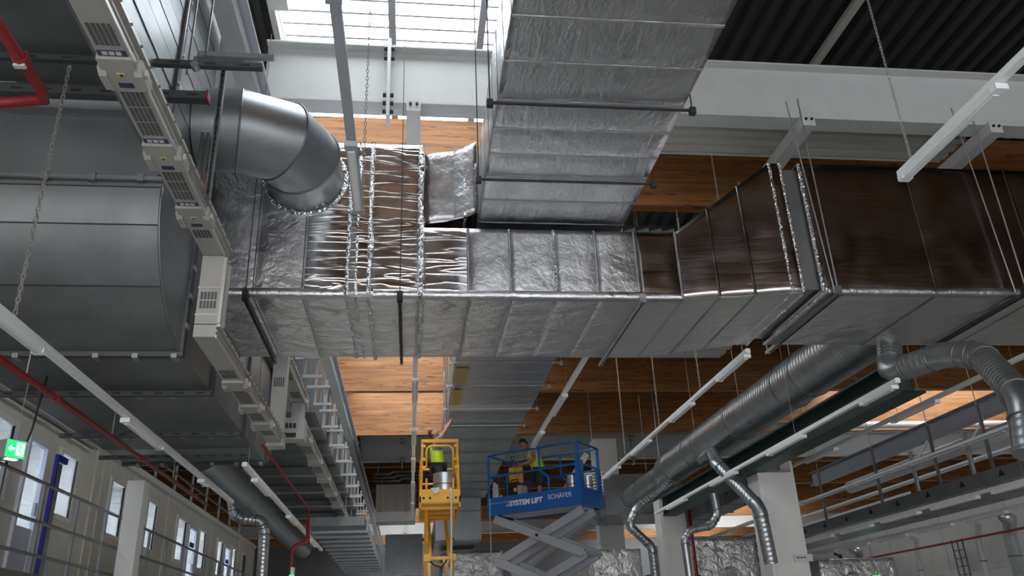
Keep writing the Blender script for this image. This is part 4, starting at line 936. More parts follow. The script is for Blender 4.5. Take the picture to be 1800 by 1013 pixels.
# ================================================================ site offices at left
WO = bpy.data.objects.new('wall_office', None); COL.objects.link(WO); WO.location = (-6, 20, 0); WO['kind'] = 'structure'; WL['wall_office'] = Vector(WO.location)
ops = [('w', 10.2, 11.1), ('w', 12.1, 13.05), ('d', 13.5, 14.25), ('w', 14.75, 15.62), ('w', 17.35, 18.3), ('w', 19.85, 20.7), ('w', 22.5, 23.5), ('d', 23.72, 24.6), ('w', 24.9, 25.8), ('w', 27.3, 28.2), ('d', 28.45, 29.35), ('w', 29.6, 30.4), ('w', 31.4, 32.2)]
def wpan(y0, y1, z0, z1): MB().box(-6.06, -6.0, y0, y1, z0, z1).out('wall_panel', 'office', WO)
prev = 6.0; nw = 2; nd = 0
for kind, a, b in ops:
    wpan(prev + 0.006, a - 0.006, 2.75, 5.45)
    top = 5.0 if kind == 'w' else 4.9
    wpan(a, b, top, 5.45)
    if kind == 'w':
        wpan(a, b, 2.75, 3.82); nw += 1
        r = bpy.data.objects.new('window_%d' % nw, None); COL.objects.link(r); r.location = (-6, (a + b) / 2, 3.82); r['kind'] = 'structure'; WL[r.name] = Vector(r.location)
        fr = MB(); f = 0.09
        fr.box(-6.02, -5.96, a, a + f, 3.82, 5.0); fr.box(-6.02, -5.96, b - f, b, 3.82, 5.0); fr.box(-6.02, -5.96, a + f, b - f, 3.82, 3.82 + f); fr.box(-6.02, -5.96, a + f, b - f, 5.0 - f, 5.0)
        fr.out('window_frame', 'pvc', r)
        sl = MB(); sl.box(-6.0, -5.97, a + f, a + f + 0.03, 3.9, 4.92); sl.box(-6.0, -5.97, b - f - 0.03, b - f, 3.9, 4.92); sl.out('gasket', 'black', r)
        MB().box(-6.01, -5.995, a + f, b - f, 3.9, 4.92).out('pane', 'glass', r)
    else:
        nd += 1
        r = bpy.data.objects.new('door_%d' % nd, None); COL.objects.link(r); r.location = (-6, (a + b) / 2, 2.75); r['kind'] = 'structure'; WL[r.name] = Vector(r.location)
        fr = MB(); f = 0.07
        fr.box(-6.03, -5.95, a, a + f, 2.75, 4.9); fr.box(-6.03, -5.95, b - f, b, 2.75, 4.9); fr.box(-6.03, -5.95, a + f, b - f, 4.9 - f, 4.9); fr.out('door_frame', 'doorwhite', r)
        MB().box(-6.02, -5.98, a + f, b - f, 2.75, 3.55).out('door_panel', 'doorwhite', r); MB().box(-6.01, -5.995, a + f, b - f, 3.55, 4.83).out('pane', 'glass', r)
        MB().box(-5.985, -5.94, b - 0.16, b - 0.12, 3.75, 3.95).out('door_handle', 'galv', r)
    prev = b
wpan(prev, 34, 2.75, 5.45)
MB().box(-6.06, -6.0, 6, 34, 0, 2.7).out('wall_panel', 'office', WO)
for y in (8.5, 11.6, 16.5, 16.9, 18.85, 21.6, 26.5, 30.9):   # cover strips and conduits
    MB().box(-6.0, -5.97, y - 0.05, y + 0.05, 2.75, 5.45).out('cover_strip', 'office', WO)
MB().box(-6.0, -5.95, 6, 34, 5.36, 5.46).out('cornice', 'pvc', WO)
struct(MB().box(-9.0, -8.9, 6, 34, 0, 5.5).out('wall_office_back', 'doorwhite')); struct(MB().box(-9, -6.06, 6, 34, 5.46, 5.55).out('ceiling_office', 'pvc'))
struct(MB().box(-9, -6.06, 6, 34, 2.6, 2.7).out('floor_office', 'concrete'))
for y in (11.4, 16.5, 21.6, 26.6, 31): struct(MB().box(-8.9, -6.06, y - 0.03, y + 0.03, 2.7, 5.46).out('wall_office_partition', 'pvc'))
for i, y in enumerate((9, 14, 19, 24, 29)):
    t = thing('office_fill_lamp', 'added ceiling lamp brightening the white offices, %s from camera' % ('first', 'second', 'third', 'fourth', 'fifth')[i], 'lamp', (-7.6, y, 5.4))
    MB().box(-7.75, -7.45, y - 0.6, y + 0.6, 5.42, 5.45).out('diffuser', 'lamp_on', t); MB().box(-7.78, -7.42, y - 0.63, y + 0.63, 5.44, 5.46).out('housing', 'white', t)  # lamp added indoors so the office windows look lit
struct(MB().box(-6.0, -5.1, 5, 34, 2.55, 2.72).out('floor_walkway', 'galv_dark'))
# railing of the walkway
RL = thing('walkway_railing', 'grey steel railing along the office walkway at lower left', 'railing', (-5.2, 18, 2.72))
for z in (3.95, 3.42, 2.98): MB().bar((-5.2, 5.5, z), (-5.2, 34, z), 0.045, 0.045, ch=0.25).out('rail', 'galv', RL)
for k in range(22): MB().bar((-5.2, 6.0 + 1.3 * k, 2.6), (-5.2, 6.0 + 1.3 * k, 3.95), 0.045, 0.045).out('post', 'galv', RL)
GP = thing('blue_gate_post', 'blue and grey gate post standing before the first office door', 'post', (-5.35, 13.3, 2.72))
MB().box(-5.38, -5.33, 13.10, 13.15, 2.72, 4.42).out('post_edge', 'blueframe', GP); MB().box(-5.38, -5.33, 13.15, 13.30, 2.72, 4.38).out('post_web', 'galv', GP)
MB().box(-5.38, -5.33, 13.10, 13.48, 4.42, 4.51).out('top_flag', 'blueframe', GP)
for i, (y, lab) in enumerate(((24.15, 'small blue plate on the second office door'), (28.9, 'small blue plate on the third office door'))):
    tag(MB().box(-5.97, -5.945, y - 0.2, y + 0.2, 4.35, 4.47).out('door_plate', 'blueframe'), lab, 'plate')
# pipe clips and posts on the office roof edge
t = thing('roof_frame', 'thin grey frame rails standing on the office roof edge', 'frame', (-6.3, 24, 5.46))
for k in range(9): MB().bar((-6.25, 17.5 + 1.8 * k, 5.5), (-6.25, 17.5 + 1.8 * k, 6.9), 0.06, 0.06).out('post', 'galv', t)
for z in (6.1, 6.75): MB().bar((-6.25, 17.5, z), (-6.25, 32, z), 0.04, 0.04).out('rail', 'galv', t)
MB().bar((-5.95, 8, 5.25), (-5.95, 16, 5.25), 0.03, 0.03).out('conduit', 'galv', t)
# exit sign on a drop
EX = thing('exit_sign', 'lit green exit sign box with white arrow, hanging at lower left', 'exit sign', (-4.33, 9.5, 3.67), None)
EX.rotation_euler = (0, 0, math.radians(55))
def ex(mb, name, m): 
    mb.v = [(v[0] - 4.33, v[1] + 9.5, v[2] + 3.67) for v in mb.v]; return mb.out(name, m, EX)
ex(MB().box(-0.11, 0.11, 0, 0.20, 0, 0.20), 'housing', 'busbar')
ex(MB().box(-0.105, 0.105, -0.008, 0.0, 0.008, 0.192), 'face', 'exitgreen')
a = MB(); a.prism([(-0.085, 0.10), (-0.055, 0.135), (-0.055, 0.112), (-0.015, 0.112), (-0.015, 0.088), (-0.055, 0.088), (-0.055, 0.065)], 'y', -0.012, -0.008); ex(a, 'arrow', 'exitwhite')
d = MB(); d.box(0.005, 0.09, -0.012, -0.008, 0.03, 0.17); ex(d, 'door_symbol', 'exitwhite')
g = MB(); g.disc((0.045, -0.014, 0.148), (0, 1, 0), 0.011, 0.004, 10)
for p, q in (((0.045, 0.135), (0.04, 0.095)), ((0.04, 0.095), (0.06, 0.07)), ((0.06, 0.07), (0.058, 0.042)), ((0.04, 0.095), (0.026, 0.065)), ((0.026, 0.065), (0.012, 0.062)), ((0.045, 0.128), (0.065, 0.112)), ((0.045, 0.128), (0.025, 0.118))):
    g.bar((p[0], -0.014, p[1]), (q[0], -0.014, q[1]), 0.004, 0.011, (0, 0, 1) if abs(p[0] - q[0]) > abs(p[1] - q[1]) else (1, 0, 0))
ex(g, 'running_figure', 'exitgreen')
ex(MB().box(-0.06, 0.06, 0.02, 0.08, -0.012, 0.0), 'downlight', 'exitwhite')
tag(MB().tube([(-4.25, 9.55, 3.86), (-4.22, 9.55, 4.0), (-4.2, 9.55, 4.3), (-4.17, 9.55, 4.62)], 0.012, 6).out('power_cable', 'black', smooth=True), 'black cable dropping to the green exit sign', 'cable')
tag(MB().tube([(-4.36, 9.55, 3.86), (-4.36, 9.55, 4.62)], 0.005, 5).out('sign_wire', 'chain'), 'thin wire holding the green exit sign', 'wire')
t = thing('exit_sign', 'tiny lit green exit sign in front of the foil box at right', 'exit sign', (13.6, 24.0, 2.8))
MB().box(13.42, 13.66, 23.9, 23.98, 2.80, 3.05).out('housing', 'white', t); MB().box(13.43, 13.65, 23.885, 23.9, 2.81, 3.04).out('face', 'exitgreen', t); MB().box(13.53, 13.56, 23.88, 23.886, 2.85, 3.0).out('figure', 'exitwhite', t); MB().tube([(13.54, 23.94, 3.05), (13.54, 23.94, 4.0)], 0.01, 5).out('rod', 'chain', t)
t = thing('exit_sign', 'small green exit sign on white post low in the left aisle', 'exit sign', (-2.2, 22, 2.9))
MB().box(-2.42, -2.36, 17.9, 18.1, 0, 3.2).out('post', 'white', t); MB().box(-2.44, -2.34, 17.86, 17.9, 2.75, 3.05).out('face', 'exitgreen', t)
# ================================================================ yellow scissor lift
YL = thing('yellow_lift', 'narrow yellow scissor lift with raised arched basket, holding the reaching worker', 'scissor lift', (0.63, 19.4, 0))
x0, x1, ya, yb, zf = 0.18, 1.08, 18.45, 20.6, 4.54
MB().box(x0, x1, ya, ya + 0.03, 4.52, 4.81).out('toe_board', 'yellow', YL)
MB().box(x0, x0 + 0.03, ya, yb, 4.42, 4.66).out('toe_board', 'yellow', YL); MB().box(x1 - 0.03, x1, ya, yb, 4.42, 4.66).out('toe_board', 'yellow', YL); MB().box(x0, x1, yb - 0.03, yb, 4.42, 4.66).out('toe_board', 'yellow', YL)
for x in (0.27, 0.41, 0.80, 0.98): MB().disc((x, ya - 0.003, 4.62), (0, 1, 0), 0.028, 0.012, 10).out('bolt_hole', 'black', YL)
MB().box(x0 + 0.02, x1 - 0.02, ya + 0.03, yb - 0.02, 4.50, 4.54).out('deck_plate', 'yellow', YL)
for y in (18.9, 19.6, 20.3): MB().box(x0 + 0.03, x1 - 0.03, y - 0.04, y + 0.04, 4.43, 4.50).out('deck_beam', 'yellow', YL)
for x, s in ((x0 + 0.03, 1), (x1 - 0.03, -1)):
    MB().tube([(x - 0.0, ya + 0.02, 4.80), (x + 0.03 * s, ya + 0.02, 5.9)], 0.030, 8).out('corner_post', 'yellow', YL)
    MB().tube([(x, yb - 0.05, 4.6), (x, yb - 0.05, 5.66)], 0.028, 8).out('corner_post', 'yellow', YL)
    MB().tube([(x, 19.5, 4.6), (x, 19.5, 5.66)], 0.022, 8).out('side_post', 'yellow', YL)
    MB().tube([(x + 0.03 * s, ya + 0.02, 5.66), (x, yb - 0.05, 5.66)], 0.026, 8).out('top_rail', 'yellow', YL)
    MB().tube([(x, ya + 0.02, 5.15), (x, yb - 0.05, 5.15)], 0.022, 8).out('mid_rail', 'yellow', YL)
    for z in (5.30, 5.48, 5.78): MB().box(min(x, x + 0.10 * s), max(x, x + 0.10 * s), ya - 0.01, ya + 0.05, z - 0.03, z + 0.03).out('hinge', 'yellow', YL)
    MB().tube([(x + 0.12 * s, ya + 0.02, 4.82), (x + 0.12 * s, ya + 0.02, 5.05)], 0.025, 8).out('latch_post', 'yellow', YL)
MB().tube([(x0 + 0.03, yb - 0.05, 5.66), (x1 - 0.03, yb - 0.05, 5.66)], 0.026, 8).out('top_rail', 'yellow', YL)
MB().tube([(x0 + 0.03, yb - 0.05, 5.3), (0.58, yb - 0.05, 5.3), (0.58, yb - 0.05, 4.6)], 0.024, 8).out('rear_rail', 'yellow', YL)
MB().box(x0 + 0.03, x1 - 0.03, ya - 0.01, ya + 0.05, 5.86, 5.93).out('top_bar', 'yellow', YL)
g = [(x0 + 0.15, ya + 0.02, 5.30), (x0 + 0.15, ya + 0.02, 5.62)] + [(x0 + 0.27 + 0.12 * math.cos(a), ya + 0.02, 5.66 + 0.12 * math.sin(a)) for a in (math.pi, 2.6, 2.1, 1.6)]
g += [(2 * 0.63 - p[0], p[1], p[2]) for p in reversed(g)]
MB().tube(g, 0.026, 8).out('gate_arch', 'yellow', YL, smooth=True)
def scissor(root, P, zt, stages, h, m, w, d, uo, ui):
    """P(u, v, z) -> world; crossed arms on two sides, crossbars at the joints"""
    z = zt
    for k in range(stages):
        for v in (0, 1):
            for (ua, ub, off) in ((0.04, 0.96, uo), (0.96, 0.04, ui)):
                vv = off if v == 0 else 1 - off
                MB().bar(P(ua, vv, z), P(ub, vv, z - h), w, d).out('scissor_arm', m, root)
            vv = uo if v == 0 else 1 - uo
            c = Vector(P(0.5, vv, z - h / 2)); ax = (Vector(P(0.5, 1, 0)) - Vector(P(0.5, 0, 0))).normalized() * (-1 if v == 0 else 1)
            MB().tube([c, c + ax * (w * 0.5 + 0.03)], 0.035, 8).out('pivot_pin', 'black', root)
        for u in (0.04, 0.96): MB().bar(P(u, uo, z - h), P(u, 1 - uo, z - h), 0.07, 0.07).out('cross_tube', m, root)
        z -= h
    return z
zb = scissor(YL, lambda u, v, z: (0.24 + 0.78 * v, 18.7 + 1.75 * u, z), 4.36, 4, 0.98, 'yellow', 0.07, 0.12, 0.12, 0.24)
for z in (3.38, 2.4, 1.42):
    for x in (0.35, 0.91): MB().box(x - 0.07, x + 0.07, 18.62, 18.80, z - 0.07, z + 0.07).out('joint_block', 'yellow', YL)
MB().box(0.24, 1.02, 18.5, 20.6, 0.12, 0.46).out('chassis', 'yellow', YL)
for x in (0.2, 0.94):
    for y in (18.8, 20.3): MB().disc((x + 0.06, y, 0.16), (1, 0, 0), 0.16, 0.10, 18).out('wheel', 'black', YL)
tag(MB().tube([(0.86, 18.40, 4.83), (0.88, 18.38, 4.7), (0.87, 18.38, 4.0), (0.86, 18.38, 2.0), (0.86, 18.38, 0.05)], 0.022, 8).out('hose', 'white', smooth=True), 'white hose hanging down from the yellow lift basket', 'hose')
tag(MB().tube([(0.80, 19.3, 3.5), (0.78, 18.95, 3.32), (0.66, 18.9, 3.2), (0.5, 18.9, 3.25), (0.42, 18.95, 3.35)], 0.016, 6).out('control_cable', 'black', smooth=True), 'black control cable looping between the yellow scissor arms', 'cable')
def foil_coil(x, y, z, r, h, label):
    t = thing('foil_roll', label, 'roll', (x, y, z))
    mb = MB(); vs = []; n = 40
    for i in range(n + 1):
        a = i / n * 2 * math.pi * 1.6; rr = r * (1 - 0.05 * i / n); vs += [(x + rr * math.cos(a), y + rr * math.sin(a), z), (x + rr * math.cos(a), y + rr * math.sin(a), z + h)]
    mb.add(vs, [(2 * i, 2 * i + 2, 2 * i + 3, 2 * i + 1) for i in range(n)]); mb.out('foil_sheet', 'roll', t, smooth=True)
    MB().tube([(x, y, z), (x, y, z + h * 0.98)], r * 0.86, 24).out('insulation_core', 'roll', t, smooth='angle')
    MB().torus((x, y, z + h * 0.62), (0, 0, 1), r * 1.004, 0.008, 30, 5).out('tie_band', 'black', t)
    return t
foil_coil(0.74, 18.78, 4.545, 0.26, 0.66, 'silver foil roll standing in the yellow basket before the worker')
tag(MB().add([(0.42, 18.43, 4.83), (0.62, 18.43, 4.84), (0.60, 18.42, 4.74), (0.52, 18.42, 4.70), (0.47, 18.43, 4.76), (0.42, 18.52, 4.85), (0.62, 18.52, 4.86)], [(0, 1, 2, 3, 4), (0, 5, 6, 1)]).out('rag', 'white'), 'crumpled white rag over the front edge of yellow basket', 'rag')
# ================================================================ blue scissor lift
A = Vector((1.86, 20.3, 0)); B = Vector((3.86, 18.72, 0)); U = (B - A).normalized(); Lu = (B - A).length; V = Vector((-U.y, U.x, 0)); Lv = 1.12
def Q(u, v, z): p = A + U * (u * Lu) + V * (v * Lv); return (p.x, p.y, z)
BL = thing('blue_lift', 'blue scissor lift with white lettering and grey crossed arms, holding the bending worker', 'scissor lift', tuple((A + B) / 2 + V * 0.5))
zb0, zt0, zr, zm = 4.46, 4.88, 5.92, 5.40
MB().bar(Q(0, 0, 4.67), Q(1, 0, 4.67), 0.03, 0.42).out('toe_board', 'blue', BL)
MB().bar(Q(0, 1, 4.67), Q(1, 1, 4.67), 0.03, 0.42).out('toe_board', 'blue', BL)
MB().bar(Q(0, 0, 4.67), Q(0, 1, 4.67), 0.03, 0.42).out('toe_board', 'blue', BL); MB().bar(Q(1, 0, 4.67), Q(1, 1, 4.67), 0.03, 0.42).out('toe_board', 'blue', BL)
MB().bar(Q(0.0, 0.5, 4.60), Q(1, 0.5, 4.60), Lv - 0.03, 0.05).out('deck_plate', 'blue', BL)
MB().bar(Q(0.1, 0.5, 4.51), Q(0.95, 0.5, 4.51), Lv * 0.6, 0.1).out('under_frame', 'greyarm', BL)
MB().bar(Q(0.0, -0.005, 4.74), Q(0.42, -0.005, 4.74), 0.032, 0.008).out('scratch_line', 'white', BL)
def post(u, v, z0, z1, r=0.025): MB().tube([Q(u, v, z0), Q(u, v, z1)], r, 8).out('post', 'blue', BL)
def rl(p, q, r=0.025, nm='top_rail'): MB().tube([p, q], r, 8).out(nm, 'blue', BL)
for v in (0.02, 0.98):
    post(0.01, v, 4.86, zr, 0.03); post(0.985, v, 4.86, zr, 0.035)
    rl(Q(0.01, v, zr), Q(0.985, v, zr)); rl(Q(0.01, v, zm), Q(0.985, v, zm), 0.026, 'mid_rail')
    MB().tube([Q(0.58, v, zr), Q(0.58, v, zm - 0.02), Q(0.67, v, zm - 0.2), Q(0.67, v, 4.86)], 0.026, 8).out('bent_post', 'blue', BL)
    post(0.22, v, 4.86, zm, 0.02)
for u in (0.01, 0.985): rl(Q(u, 0.02, zr), Q(u, 0.98, zr))
rl(Q(0.01, 0.02, zm), Q(0.01, 0.98, zm), 0.026, 'mid_rail')
MB().bar(Q(0.96, 0.0, 5.17), Q(1.0, 0.0, 5.17), 0.05, 0.66).out('gate_panel', 'blue', BL); MB().bar(Q(1.0, 0.0, 5.17), Q(1.0, 0.16, 5.17), 0.03, 0.66).out('gate_panel', 'blue', BL)
MB().bar(Q(1.0, 0.84, 5.12), Q(1.0, 1.0, 5.12), 0.03, 0.56).out('gate_panel', 'blue', BL); rl(Q(1.0, 0.16, 5.4), Q(1.0, 0.84, 5.4), 0.024, 'mid_rail')
# lettering on the toe board
def text_mesh(s, size, bold, u, z, slant=0.0):
    cu = bpy.data.curves.new('lettering', 'FONT'); cu.body = s; cu.size = size; cu.extrude = 0.003; cu.offset = bold; cu.shear = slant
    to = bpy.data.objects.new('lettering_source', cu); COL.objects.link(to); bpy.context.view_layer.update()
    dg = bpy.context.evaluated_depsgraph_get(); me = bpy.data.meshes.new_from_object(to.evaluated_get(dg)); bpy.data.objects.remove(to); bpy.data.curves.remove(cu)
    me.materials.clear(); me.materials.append(M['lettering'])
    o = bpy.data.objects.new('lettering', me); COL.objects.link(o); o.parent = BL
    p = Vector(Q(u, 0, z)) - V * 0.019
    rot = Matrix((U, Vector((0, 0, 1)), -V)).transposed().to_4x4()
    o.matrix_local = Matrix.Translation(p - Vector(WL['blue_lift'])) @ rot; return o
text_mesh('SYSTEM LIFT', 0.165, 0.007, 0.245, 4.63, 0.12); text_mesh('SCHÄFER', 0.155, 0.0, 0.66, 4.665)
for k in range(3): MB().bar(Q(0.205 + 0.012 * k, -0.014, 4.645 + 0.03 * k), Q(0.235, -0.014, 4.645 + 0.03 * k), 0.004, 0.018).out('emblem_bar', 'lettering', BL)
scissor(BL, lambda u, v, z: Q(u, v, z), 4.40, 4, 0.98, 'greyarm', 0.07, 0.19, 0.12, 0.24)
MB().bar(Q(-0.02, 0.5, 0.32), Q(1.02, 0.5, 0.32), 1.05, 0.4).out('chassis', 'blue', BL)
for u in (0.12, 0.88):
    for v in (0.0, 1.0):
        c = Vector(Q(u, v, 0.2)); MB().tube([c - V * 0.08, c + V * 0.08], 0.2, 18).out('wheel', 'black', BL)
# things standing in the blue basket
cx = Q(0.15, 0.3, 4.63)
foil_coil(*Q(0.875, 0.2, 4.63), 0.125, 0.55, 'silver roll in the blue basket, left of the corner post')
foil_coil(*Q(0.93, 0.66, 4.63), 0.125, 0.58, 'silver roll in the blue basket, right of the corner post')
t = thing('control_box', 'yellow control box hung on the rail inside the blue basket', 'control box', Q(0.13, 0.72, 5.3))
MB().bar(Q(0.07, 0.72, 5.52), Q(0.20, 0.72, 5.52), 0.14, 0.40, ch=0.1).out('case', 'yellow', t)
for k in range(4): MB().disc(Vector(Q(0.09 + 0.025 * k, 0.72, 5.6 - 0.05 * (k % 2))) - V * 0.075, V, 0.015, 0.03, 8).out('button', 'black', t)
MB().bar(Q(0.07, 0.76, 5.3), Q(0.09, 0.76, 5.93), 0.03, 0.03).out('hook', 'black', t)
t = thing('tool_case', 'dark grey machine case standing at the left end of blue basket', 'case', Q(0.2, 0.4, 4.63))
MB().bar(Q(0.13, 0.42, 4.95), Q(0.25, 0.42, 4.95), 0.34, 0.62, ch=0.12).out('body', 'black', t); MB().bar(Q(0.26, 0.42, 4.90), Q(0.30, 0.42, 4.90), 0.30, 0.52).out('side_box', 'greyarm', t)
MB().bar(Q(0.235, 0.23, 5.05), Q(0.265, 0.23, 5.05), 0.02, 0.09).out('label_plate', 'warn', t); MB().tube([Q(0.15, 0.42, 5.26), Q(0.15, 0.42, 5.34), Q(0.23, 0.42, 5.34), Q(0.23, 0.42, 5.26)], 0.014, 6).out('handle', 'black', t)
t = thing('white_tube', 'bundle of white tubes leaning in the left corner of blue basket', 'tube', Q(0.05, 0.2, 4.63))
for k in range(3): MB().tube([Q(0.03 + 0.022 * k, 0.16, 4.63), Q(0.035 + 0.022 * k, 0.12, 5.0), Q(0.04 + 0.015 * k, 0.14, 5.28 - 0.03 * k)], 0.03, 8).out('tube', 'white', t, smooth=True)
tag(MB().tube([Q(0.03, -0.03, 4.86), Q(0.035, -0.05, 4.4), Q(0.035, -0.05, 3.2), Q(0.04, -0.05, 0.05)], 0.008, 6).out('rope', 'white'), 'thin white rope hanging from the left corner of blue lift', 'rope')
t = thing('leaning_plank', 'pale plank leaning behind the bending worker', 'plank', Q(0.8, 1.0, 5.0))
MB().bar(Q(0.55, 1.06, 4.9), Q(0.86, 1.06, 5.86), 0.03, 0.16).out('board', 'cream', t)
# ================================================================ two workers
def skin_mesh(name, nodes, edges, m, parent, sub=2, root=0):
    """nodes: (xyz, radius or (rx, ry)); one continuous skinned surface"""
    o0 = WL[parent.name] if parent else Vector()
    me = bpy.data.meshes.new(name)
    me.from_pydata([tuple(Vector(p) - o0) for p, r in nodes], edges, []); me.materials.append(M[m])
    o = bpy.data.objects.new(name, me); COL.objects.link(o)
    if parent: o.parent = parent
    WL[o.name] = o0
    md = o.modifiers.new('skin', 'SKIN'); md.use_smooth_shade = True
    if not me.skin_vertices: raise RuntimeError('no skin layer')
    sv = me.skin_vertices[0].data
    for i, (p, r) in enumerate(nodes):
        sv[i].radius = r if isinstance(r, tuple) else (r, r); sv[i].use_root = (i == root)
    ss = o.modifiers.new('subsurf', 'SUBSURF'); ss.levels = sub; ss.render_levels = sub
    # freeze to an ordinary mesh
    bpy.context.view_layer.update(); dg = bpy.context.evaluated_depsgraph_get()
    me2 = bpy.data.meshes.new_from_object(o.evaluated_get(dg)); o.modifiers.clear(); o.data = me2
    if not me2.materials: me2.materials.append(M[m])
    return o
def chain_mesh(name, pts, radii, m, parent, sub=1):
    return skin_mesh(name, list(zip(pts, radii)), [(i, i + 1) for i in range(len(pts) - 1)], m, parent, sub)
def lerp(a, b, t): return tuple(Vector(a).lerp(Vector(b), t))
def person(label, J, skin, hair, shirt, vest, short_trousers, look, base, hands):
    root = thing('person', label, 'person', base)
    N = []; E = []
    def add(p, r, par=None):
        N.append((p, r)); i = len(N) - 1
        if par is not None: E.append((par, i))
        return i
    pel = add(J['pelvis'], (0.17, 0.14)); ab = add(lerp(J['pelvis'], J['chest'], 0.5), (0.135, 0.10), pel); ch = add(J['chest'], (0.155, 0.11), ab)
    up = add(lerp(J['chest'], J['neck'], 0.62), (0.11, 0.09), ch); nk = add(J['neck'], 0.058, up)
    hd = Vector(J['head']); nv = Vector(J['neck']); add(lerp(J['neck'], J['head'], 0.45), 0.062, nk)
    for s in ('L', 'R'):
        sh = add(J['sh' + s], 0.07, up); el0 = add(lerp(J['sh' + s], J['el' + s], 0.5), 0.060, sh); el = add(J['el' + s], 0.050, el0)
        fa = add(lerp(J['el' + s], J['wr' + s], 0.35), 0.050, el); wr = add(J['wr' + s], 0.034, fa)
        h = hands[s]; W = Vector(J['wr' + s]); D = Vector(h['dir']).normalized(); S = Vector(h['side']).normalized(); F = Vector(h['curl']).normalized()
        palm = add(tuple(W + D * 0.05), (0.034, 0.022), wr)
        hip = add(J['hip' + s], 0.092, pel); th = add(lerp(J['hip' + s], J['kn' + s], 0.5), 0.080, hip); kn = add(J['kn' + s], 0.055, th)
        cf = add(lerp(J['kn' + s], J['an' + s], 0.35), 0.066, kn); an = add(J['an' + s], 0.036, cf)
    body = skin_mesh('body', N, E, skin, root, 2)
    for s in ('L', 'R'):
        h = hands[s]; W = Vector(J['wr' + s]); D = Vector(h['dir']).normalized(); S = Vector(h['side']).normalized(); F = Vector(h['curl']).normalized()
        for k, L in enumerate((0.072, 0.082, 0.076, 0.060)):
            o = W + D * 0.075 + S * (0.030 - 0.020 * k)
            chain_mesh('finger', [tuple(o - D * 0.02), tuple(o + D * L * 0.4 + F * 0.006), tuple(o + D * L * 0.72 + F * 0.026), tuple(o + D * L * 0.85 + F * 0.052)], [0.0095, 0.009, 0.0085, 0.0075], skin, root)
        o = W + D * 0.03 + S * 0.03
        chain_mesh('thumb', [tuple(o - S * 0.01), tuple(o + S * 0.025 + D * 0.02 + F * 0.015), tuple(o + S * 0.03 + D * 0.045 + F * 0.035)], [0.0115, 0.0105, 0.009], skin, root)
    # head: a shaped ovoid with nose, ears, eyes, mouth and hair
    f = Vector(look).normalized(); u = Vector(J['head']) - Vector(J['neck']); u = (u - f * u.dot(f)).normalized(); r = f.cross(u).normalized()
    def H(a, b, c): return hd + r * a + f * b + u * c
    mb = MB(); vs = []; n = 20; mrings = 14
    for i in range(mrings + 1):
        ph = -math.pi / 2 + math.pi * i / mrings; z = math.sin(ph); c = math.cos(ph)
        for j in range(n):
            t = 2 * math.pi * j / n; x = math.cos(t) * c; y = math.sin(t) * c
            wx = 0.076 * (1 - 0.22 * max(0, -z)) ; wy = 0.096 * (1 - 0.12 * max(0, -z)); jaw = 0.018 * max(0, -z) * max(0, y)
            brow = 0.006 * math.exp(-((z - 0.15) / 0.15) ** 2) * max(0, y) ; sock = -0.010 * math.exp(-((z - 0.02) / 0.12) ** 2) * max(0, y) ** 2
            vs.append(H(x * wx, y * wy + jaw + brow + sock, z * 0.118))
    mb.add(vs, [(i * n + j, i * n + (j + 1) % n, (i + 1) * n + (j + 1) % n, (i + 1) * n + j) for i in range(mrings) for j in range(n)])
    head = mb.out('head', skin, root, smooth=True)
    nb = MB(); nb.add([H(-0.009, 0.088, 0.012), H(0.009, 0.088, 0.012), H(0.018, 0.088, -0.034), H(-0.018, 0.088, -0.034), H(0, 0.124, -0.030), H(0, 0.098, 0.010)], [(0, 5, 4, 3), (5, 1, 2, 4), (3, 4, 2)]); nb.out('nose', skin, head)
    mo = MB(); mo.bar(H(-0.024, 0.094, -0.058), H(0.024, 0.094, -0.058), 0.012, 0.010, tuple(u)); mo.out('mouth', 'lips', head)
    for s in (-1, 1):
        e = MB(); e.tube([H(s * 0.031, 0.080, 0.004), H(s * 0.031, 0.091, 0.004)], 0.011, 8); e.out('eye', 'eye', head)
        b = MB(); b.bar(H(s * 0.016, 0.095, 0.026), H(s * 0.048, 0.087, 0.024), 0.006, 0.008, tuple(u)); b.out('eyebrow', hair, head)
        a = MB(); a.disc(H(s * 0.078, -0.008, -0.004), tuple(r + f * 0.3 * s), 0.030, 0.014, 10); a.out('ear', skin, head)
    hb = MB(); vs = []; m2 = 10
    for i in range(m2 + 1):
        for j in range(n):
            t = 2 * math.pi * j / n; y = math.sin(t); low = 0.42 if y > 0.25 else (-0.45 if y < -0.2 else -0.05)
            z0 = low; ph = math.asin(z0) + (math.pi / 2 - math.asin(z0)) * i / m2; z = math.sin(ph); c = math.cos(ph); k = 1.10 + 0.03 * math.sin(9 * t + 5 * i)
            vs.append(H(math.cos(t) * c * 0.078 * k, y * c * 0.098 * k - 0.004, z * 0.121 * k))
    hb.add(vs, [(i * n + j, i * n + (j + 1) % n, (i + 1) * n + (j + 1) % n, (i + 1) * n + j) for i in range(m2) for j in range(n)])
    hb.out('hair', hair, root, smooth=True)
    # clothes follow the body
    mid = lerp(J['pelvis'], J['chest'], 0.5); hi = lerp(J['chest'], J['neck'], 0.66); low = lerp(J['pelvis'], J['chest'], -0.05)
    nd = [(low, (0.17, 0.14)), (mid, (0.19, 0.15)), (J['chest'], (0.21, 0.16)), (hi, (0.15, 0.125))]; ed = [(0, 1), (1, 2), (2, 3)]
    for s in ('L', 'R'):
        nd.append((J['sh' + s], 0.09)); ed.append((3, len(nd) - 1)); nd.append((lerp(J['sh' + s], J['el' + s], 0.5), 0.075)); ed.append((len(nd) - 2, len(nd) - 1))
    skin_mesh('shirt', nd, ed, shirt, root, 2)
    v2 = lerp(J['chest'], J['neck'], 0.74)
